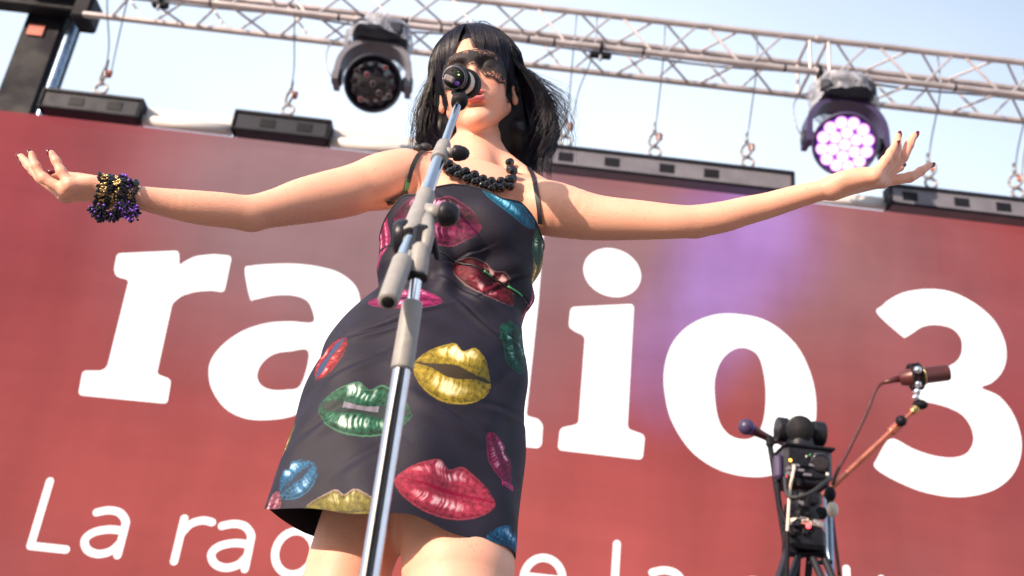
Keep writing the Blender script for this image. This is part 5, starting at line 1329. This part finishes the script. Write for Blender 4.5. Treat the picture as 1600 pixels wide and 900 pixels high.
MB().box(Q(1254, 757), (.155, .13, .035), bev=.008).build('base_plate', MT['black'], rcam)
MB().box(Q(1256, 706), (.185, .15, .012), bev=.004).build('top_plate', MT['black'], rcam)
MB().lathe(Q(1250, 706), Q(1250, 676), [(0, .058), (.01, .056), (.05, .050), (.085, .048), (.09, .03)], 30).build('neck', MT['blackplastic'], rcam)
hd = Q(1250, 672)
MB().rod(hd+np.array([-.085, .01, -.004]), hd+np.array([-.045, .01, -.004]), .047, 28).build('left_yoke_cap', MT['blackplastic'], rcam)
MB().rod(hd+np.array([.045, .01, -.004]), hd+np.array([.092, .01, -.004]), .047, 28).build('right_yoke_cap', MT['blackplastic'], rcam)
vd = unit(CAM-hd+np.array([0, 0, .25]))
MB().lathe(hd-vd*.07, hd+vd*.06, [(0, .03), (.01, .047), (.09, .047), (.115, .050), (.128, .050), (.130, .045), (.126, .002)], 32).build('camera_barrel', MT['blackplastic'], rcam)
MB().lathe(hd+vd*.0585, hd+vd*.07, [(0, .001), (0, .044), (.003, .043), (.006, .001)], 32).build('lens_cap', MT['rubber'], rcam)
MB().lathe(Q(1282, 722, 3.52), Q(1282, 722, 3.50), [(0, .03), (0, .034), (.014, .034), (.016, .028), (.012, .001)], 26).build('dial', MT['glassblack'], rcam)
for (px, py, mm, r) in ((1235, 719, 'yellow_led', .0055), (1266, 711, 'green', .005), (1260, 713, 'cream', .004), (1228, 745, 'red_led', .004), (1293, 741, 'white', .007)):
    MB().ball(P(px, py, 3.515), (r, r*.5, r), 10, 6).build('status_light', MT[mm], rcam)
for (px, py, w_) in ((1243, 727, .03), (1252, 735, .022), (1262, 742, .03), (1268, 727, .018)):
    MB().box(P(px, py, 3.52), (w_, .008, .010), bev=.002).build('connector', MT['greymetal'], rcam)
MB().box(P(1216, 730, 3.56), (.028, .05, .09), bev=.01).build('side_cover', MT['purpleshell'], rcam)
def cable(name, pts, r, m_, label, grp=None):
    o = MB().tube(catmull([P(*p) for p in pts], 8), r, 8).build(name, m_); tag(o, label, 'cable', grp); return o
cable('cable', [(1241, 728, 3.5), (1238, 745, 3.48), (1234, 765, 3.5), (1232, 800, 3.5), (1230, 830, 3.5)], .0055, MT['cream'], 'cream cable hanging down in front of the remote camera')
rg = np.random.default_rng(3)
for k in range(26):                                        # buttons, screws, plugs and straps all over the head and tripod top
    px, py = rg.uniform(1226, 1286), rg.uniform(712, 838); w_ = 1-.35*(py > 770)
    c = P(1256+(px-1256)*w_, py, 3.52+.02*rg.random()); sz = rg.uniform(.008, .03, 3)*np.array([1, .6, .8])
    ob = tripod if py > 765 else rcam
    mm = ['black', 'blackplastic', 'navy', 'greymetal', 'rubber'][rg.integers(5)]
    if k % 3 == 0: MB().rod(c-np.array([0, .02, 0]), c+np.array([0, .02, 0]), sz[0]*.5, 12).build('screw_knob', MT[mm], ob)
    else: MB().box(c, sz, bev=.002).build('fitting', MT[mm], ob)
cable('cable', [(1226, 745, 3.5), (1232, 775, 3.47), (1262, 772, 3.45), (1290, 752, 3.48), (1296, 746, 3.5)], .007, MT['band'], 'thin black cable looped under the remote camera')
cable('cable', [(1216, 750, 3.6), (1218, 790, 3.55), (1230, 830, 3.52), (1228, 930, 3.55)], .008, MT['black'], 'black cable down the left side of the tripod')

# left vocal microphone on a thin stand
MDl = 3.75
s1 = empty('slim_microphone_stand', (P(1219, 860, MDl)[0], MDl, 0), 'slim black microphone stand left of the tripod', 'microphone stand')
t0_ = P(1202, 690, MDl); xk = P(1213, 760, MDl)
MB().tube([t0_, P(1208, 725, MDl), xk, (xk[0]+.03, MDl, xk[2]-.2), (xk[0]+.03, MDl, .04)], .011, 12).build('tube', MT['black'], s1)
MB().lathe((xk[0]+.03, MDl, 0), (xk[0]+.03, MDl, 1), [(0, .13), (.01, .13), (.02, .03), (.04, .012)], 30).build('round_base', MT['black'], s1)
mc = empty('vocal_microphone', P(1190, 677, MDl), 'vocal microphone with dark round grille left of the remote camera', 'microphone')
ga, gb = P(1162, 665, 3.72), P(1212, 690, 3.78); gd = unit(gb-ga); gl = float(np.linalg.norm(gb-ga))
MB().lathe(ga, gb, [(.03, .020), (.034, .024), (.042, .022), (gl*.5, .017), (gl, .012), (gl+.01, .006)], 24).build('handle', MT['redmic'], mc)
MB().ball(ga+gd*.012, (.031, .031, .031), 20, 14).build('grille', MT['purpleshell'], mc)
MB().torus(ga+gd*.03, gd, .024, .003, 24, 6).build('grille_ring', MT['purple'], mc)
MB().box(P(1203, 690, MDl), (.03, .03, .05), bev=.01).build('clip', MT['black'], s1)
MB().tube(catmull([gb, P(1222, 694, 3.8), P(1236, 700, 3.8)], 5), .007, 8).build('microphone_lead', MT['band'], mc)
# right studio microphone on a boom
MDr = 3.85
s2 = empty('boom_stand', (P(1298, 860, MDr)[0], MDr, 0), 'boom stand with reddish arm reaching up right of the tripod', 'microphone stand')
bx_ = P(1293, 768, MDr); bx0 = bx_[0]
MB().rod((bx0, MDr, .05), (bx0, MDr, bx_[2]), .017, 16).build('upright', MT['navytube'], s2)
for k in range(3):
    a = R(30+120*k); MB().tube([(bx0, MDr, .12), (bx0+.32*math.cos(a), MDr+.32*math.sin(a), .015)], .012, 10).build('leg', MT['black'], s2)
e1 = P(1438, 632, MDr-.05); e0 = P(1285, 775, MDr); ed_ = unit(e1-e0); el = float(np.linalg.norm(e1-e0)); ek = e0+ed_*el*.74
MB().rod(e0, ek, .0115, 16).build('boom_arm', MT['copper'], s2)
MB().rod(ek-ed_*.02, e1, .0085, 14).build('boom_extension', MT['copper'], s2)
MB().rod(ek-ed_*.03, ek+ed_*.03, .019, 18).build('boom_joint', MT['copper'], s2)
MB().ball(ek+np.array([.012, -.03, .02]), .022).build('joint_knob', MT['black'], s2)
MB().rod(e1-ed_*.05, e1-ed_*.02, .016, 16).build('swivel_ring', MT['brass'], s2)
MB().ball(e1, (.03, .025, .02)).build('swivel', MT['black'], s2)
MB().ball(P(1297, 772, 3.8), (.022, .022, .030)).build('pivot_knob', MT['black'], s2)
MB().ball(P(1301, 796, 3.8), (.022, .02, .03)).build('counter_knob', MT['cream'], s2)
for k, (px, py) in enumerate(((1434, 600), (1433, 612), (1431, 621))): MB().ball(P(px, py, 3.78), .016-.001*k).build('mount_bolt', MT['chrome'], s2)
mr = empty('studio_microphone', P(1440, 588, 3.8), 'large reddish-brown studio microphone in a shock mount at the end of the boom', 'microphone')
a, b_ = P(1404, 592, 3.82), P(1483, 582, 3.78); ad_ = unit(b_-a); al_ = float(np.linalg.norm(b_-a))
MB().lathe(a, b_, [(0, .012), (.01, .028), (al_*.28, .038), (al_*.30, .040), (al_*.44, .040), (al_*.45, .036), (al_*.52, .036), (al_*.53, .033), (al_*.97, .033), (al_, .028), (al_, .01)], 30).build('body', MT['redmic'], mr)
MB().torus(a+ad_*al_*.49, ad_, .036, .004, 28, 8).build('trim_ring', MT['brass'], mr)
for f_ in (.25, .42): MB().torus(a+ad_*al_*f_, ad_, .050, .006, 28, 8).build('shock_mount_ring', MT['black'], mr)
for k in range(6):
    q = R(60*k); x_, y_, _ = frame(ad_); o1_ = (x_*math.cos(q)+y_*math.sin(q))
    MB().rod(a+ad_*al_*.22+o1_*.049, a+ad_*al_*.45+o1_*.049, .007, 8).build('shock_mount_bar', MT['black'], mr)
MB().ball(P(1434, 578, 3.74), .016).build('mount_screw', MT['chrome'], mr)
MB().tube([a, P(1378, 598, 3.83)], [.014, .008], 14).build('plug', MT['redmic'], mr)
cable('microphone_cable', [(1378, 598, 3.83), (1368, 610, 3.83), (1352, 650, 3.83), (1325, 705, 3.83), (1303, 750, 3.83), (1300, 800, 3.9), (1312, 900, 3.9)], .0075, MT['redmic'], 'dull red cable falling from the studio microphone to the tripod')
print('tris', sum(len(o.data.loops)-2*len(o.data.polygons) for o in bpy.data.objects if o.type == 'MESH'), len(bpy.data.objects))
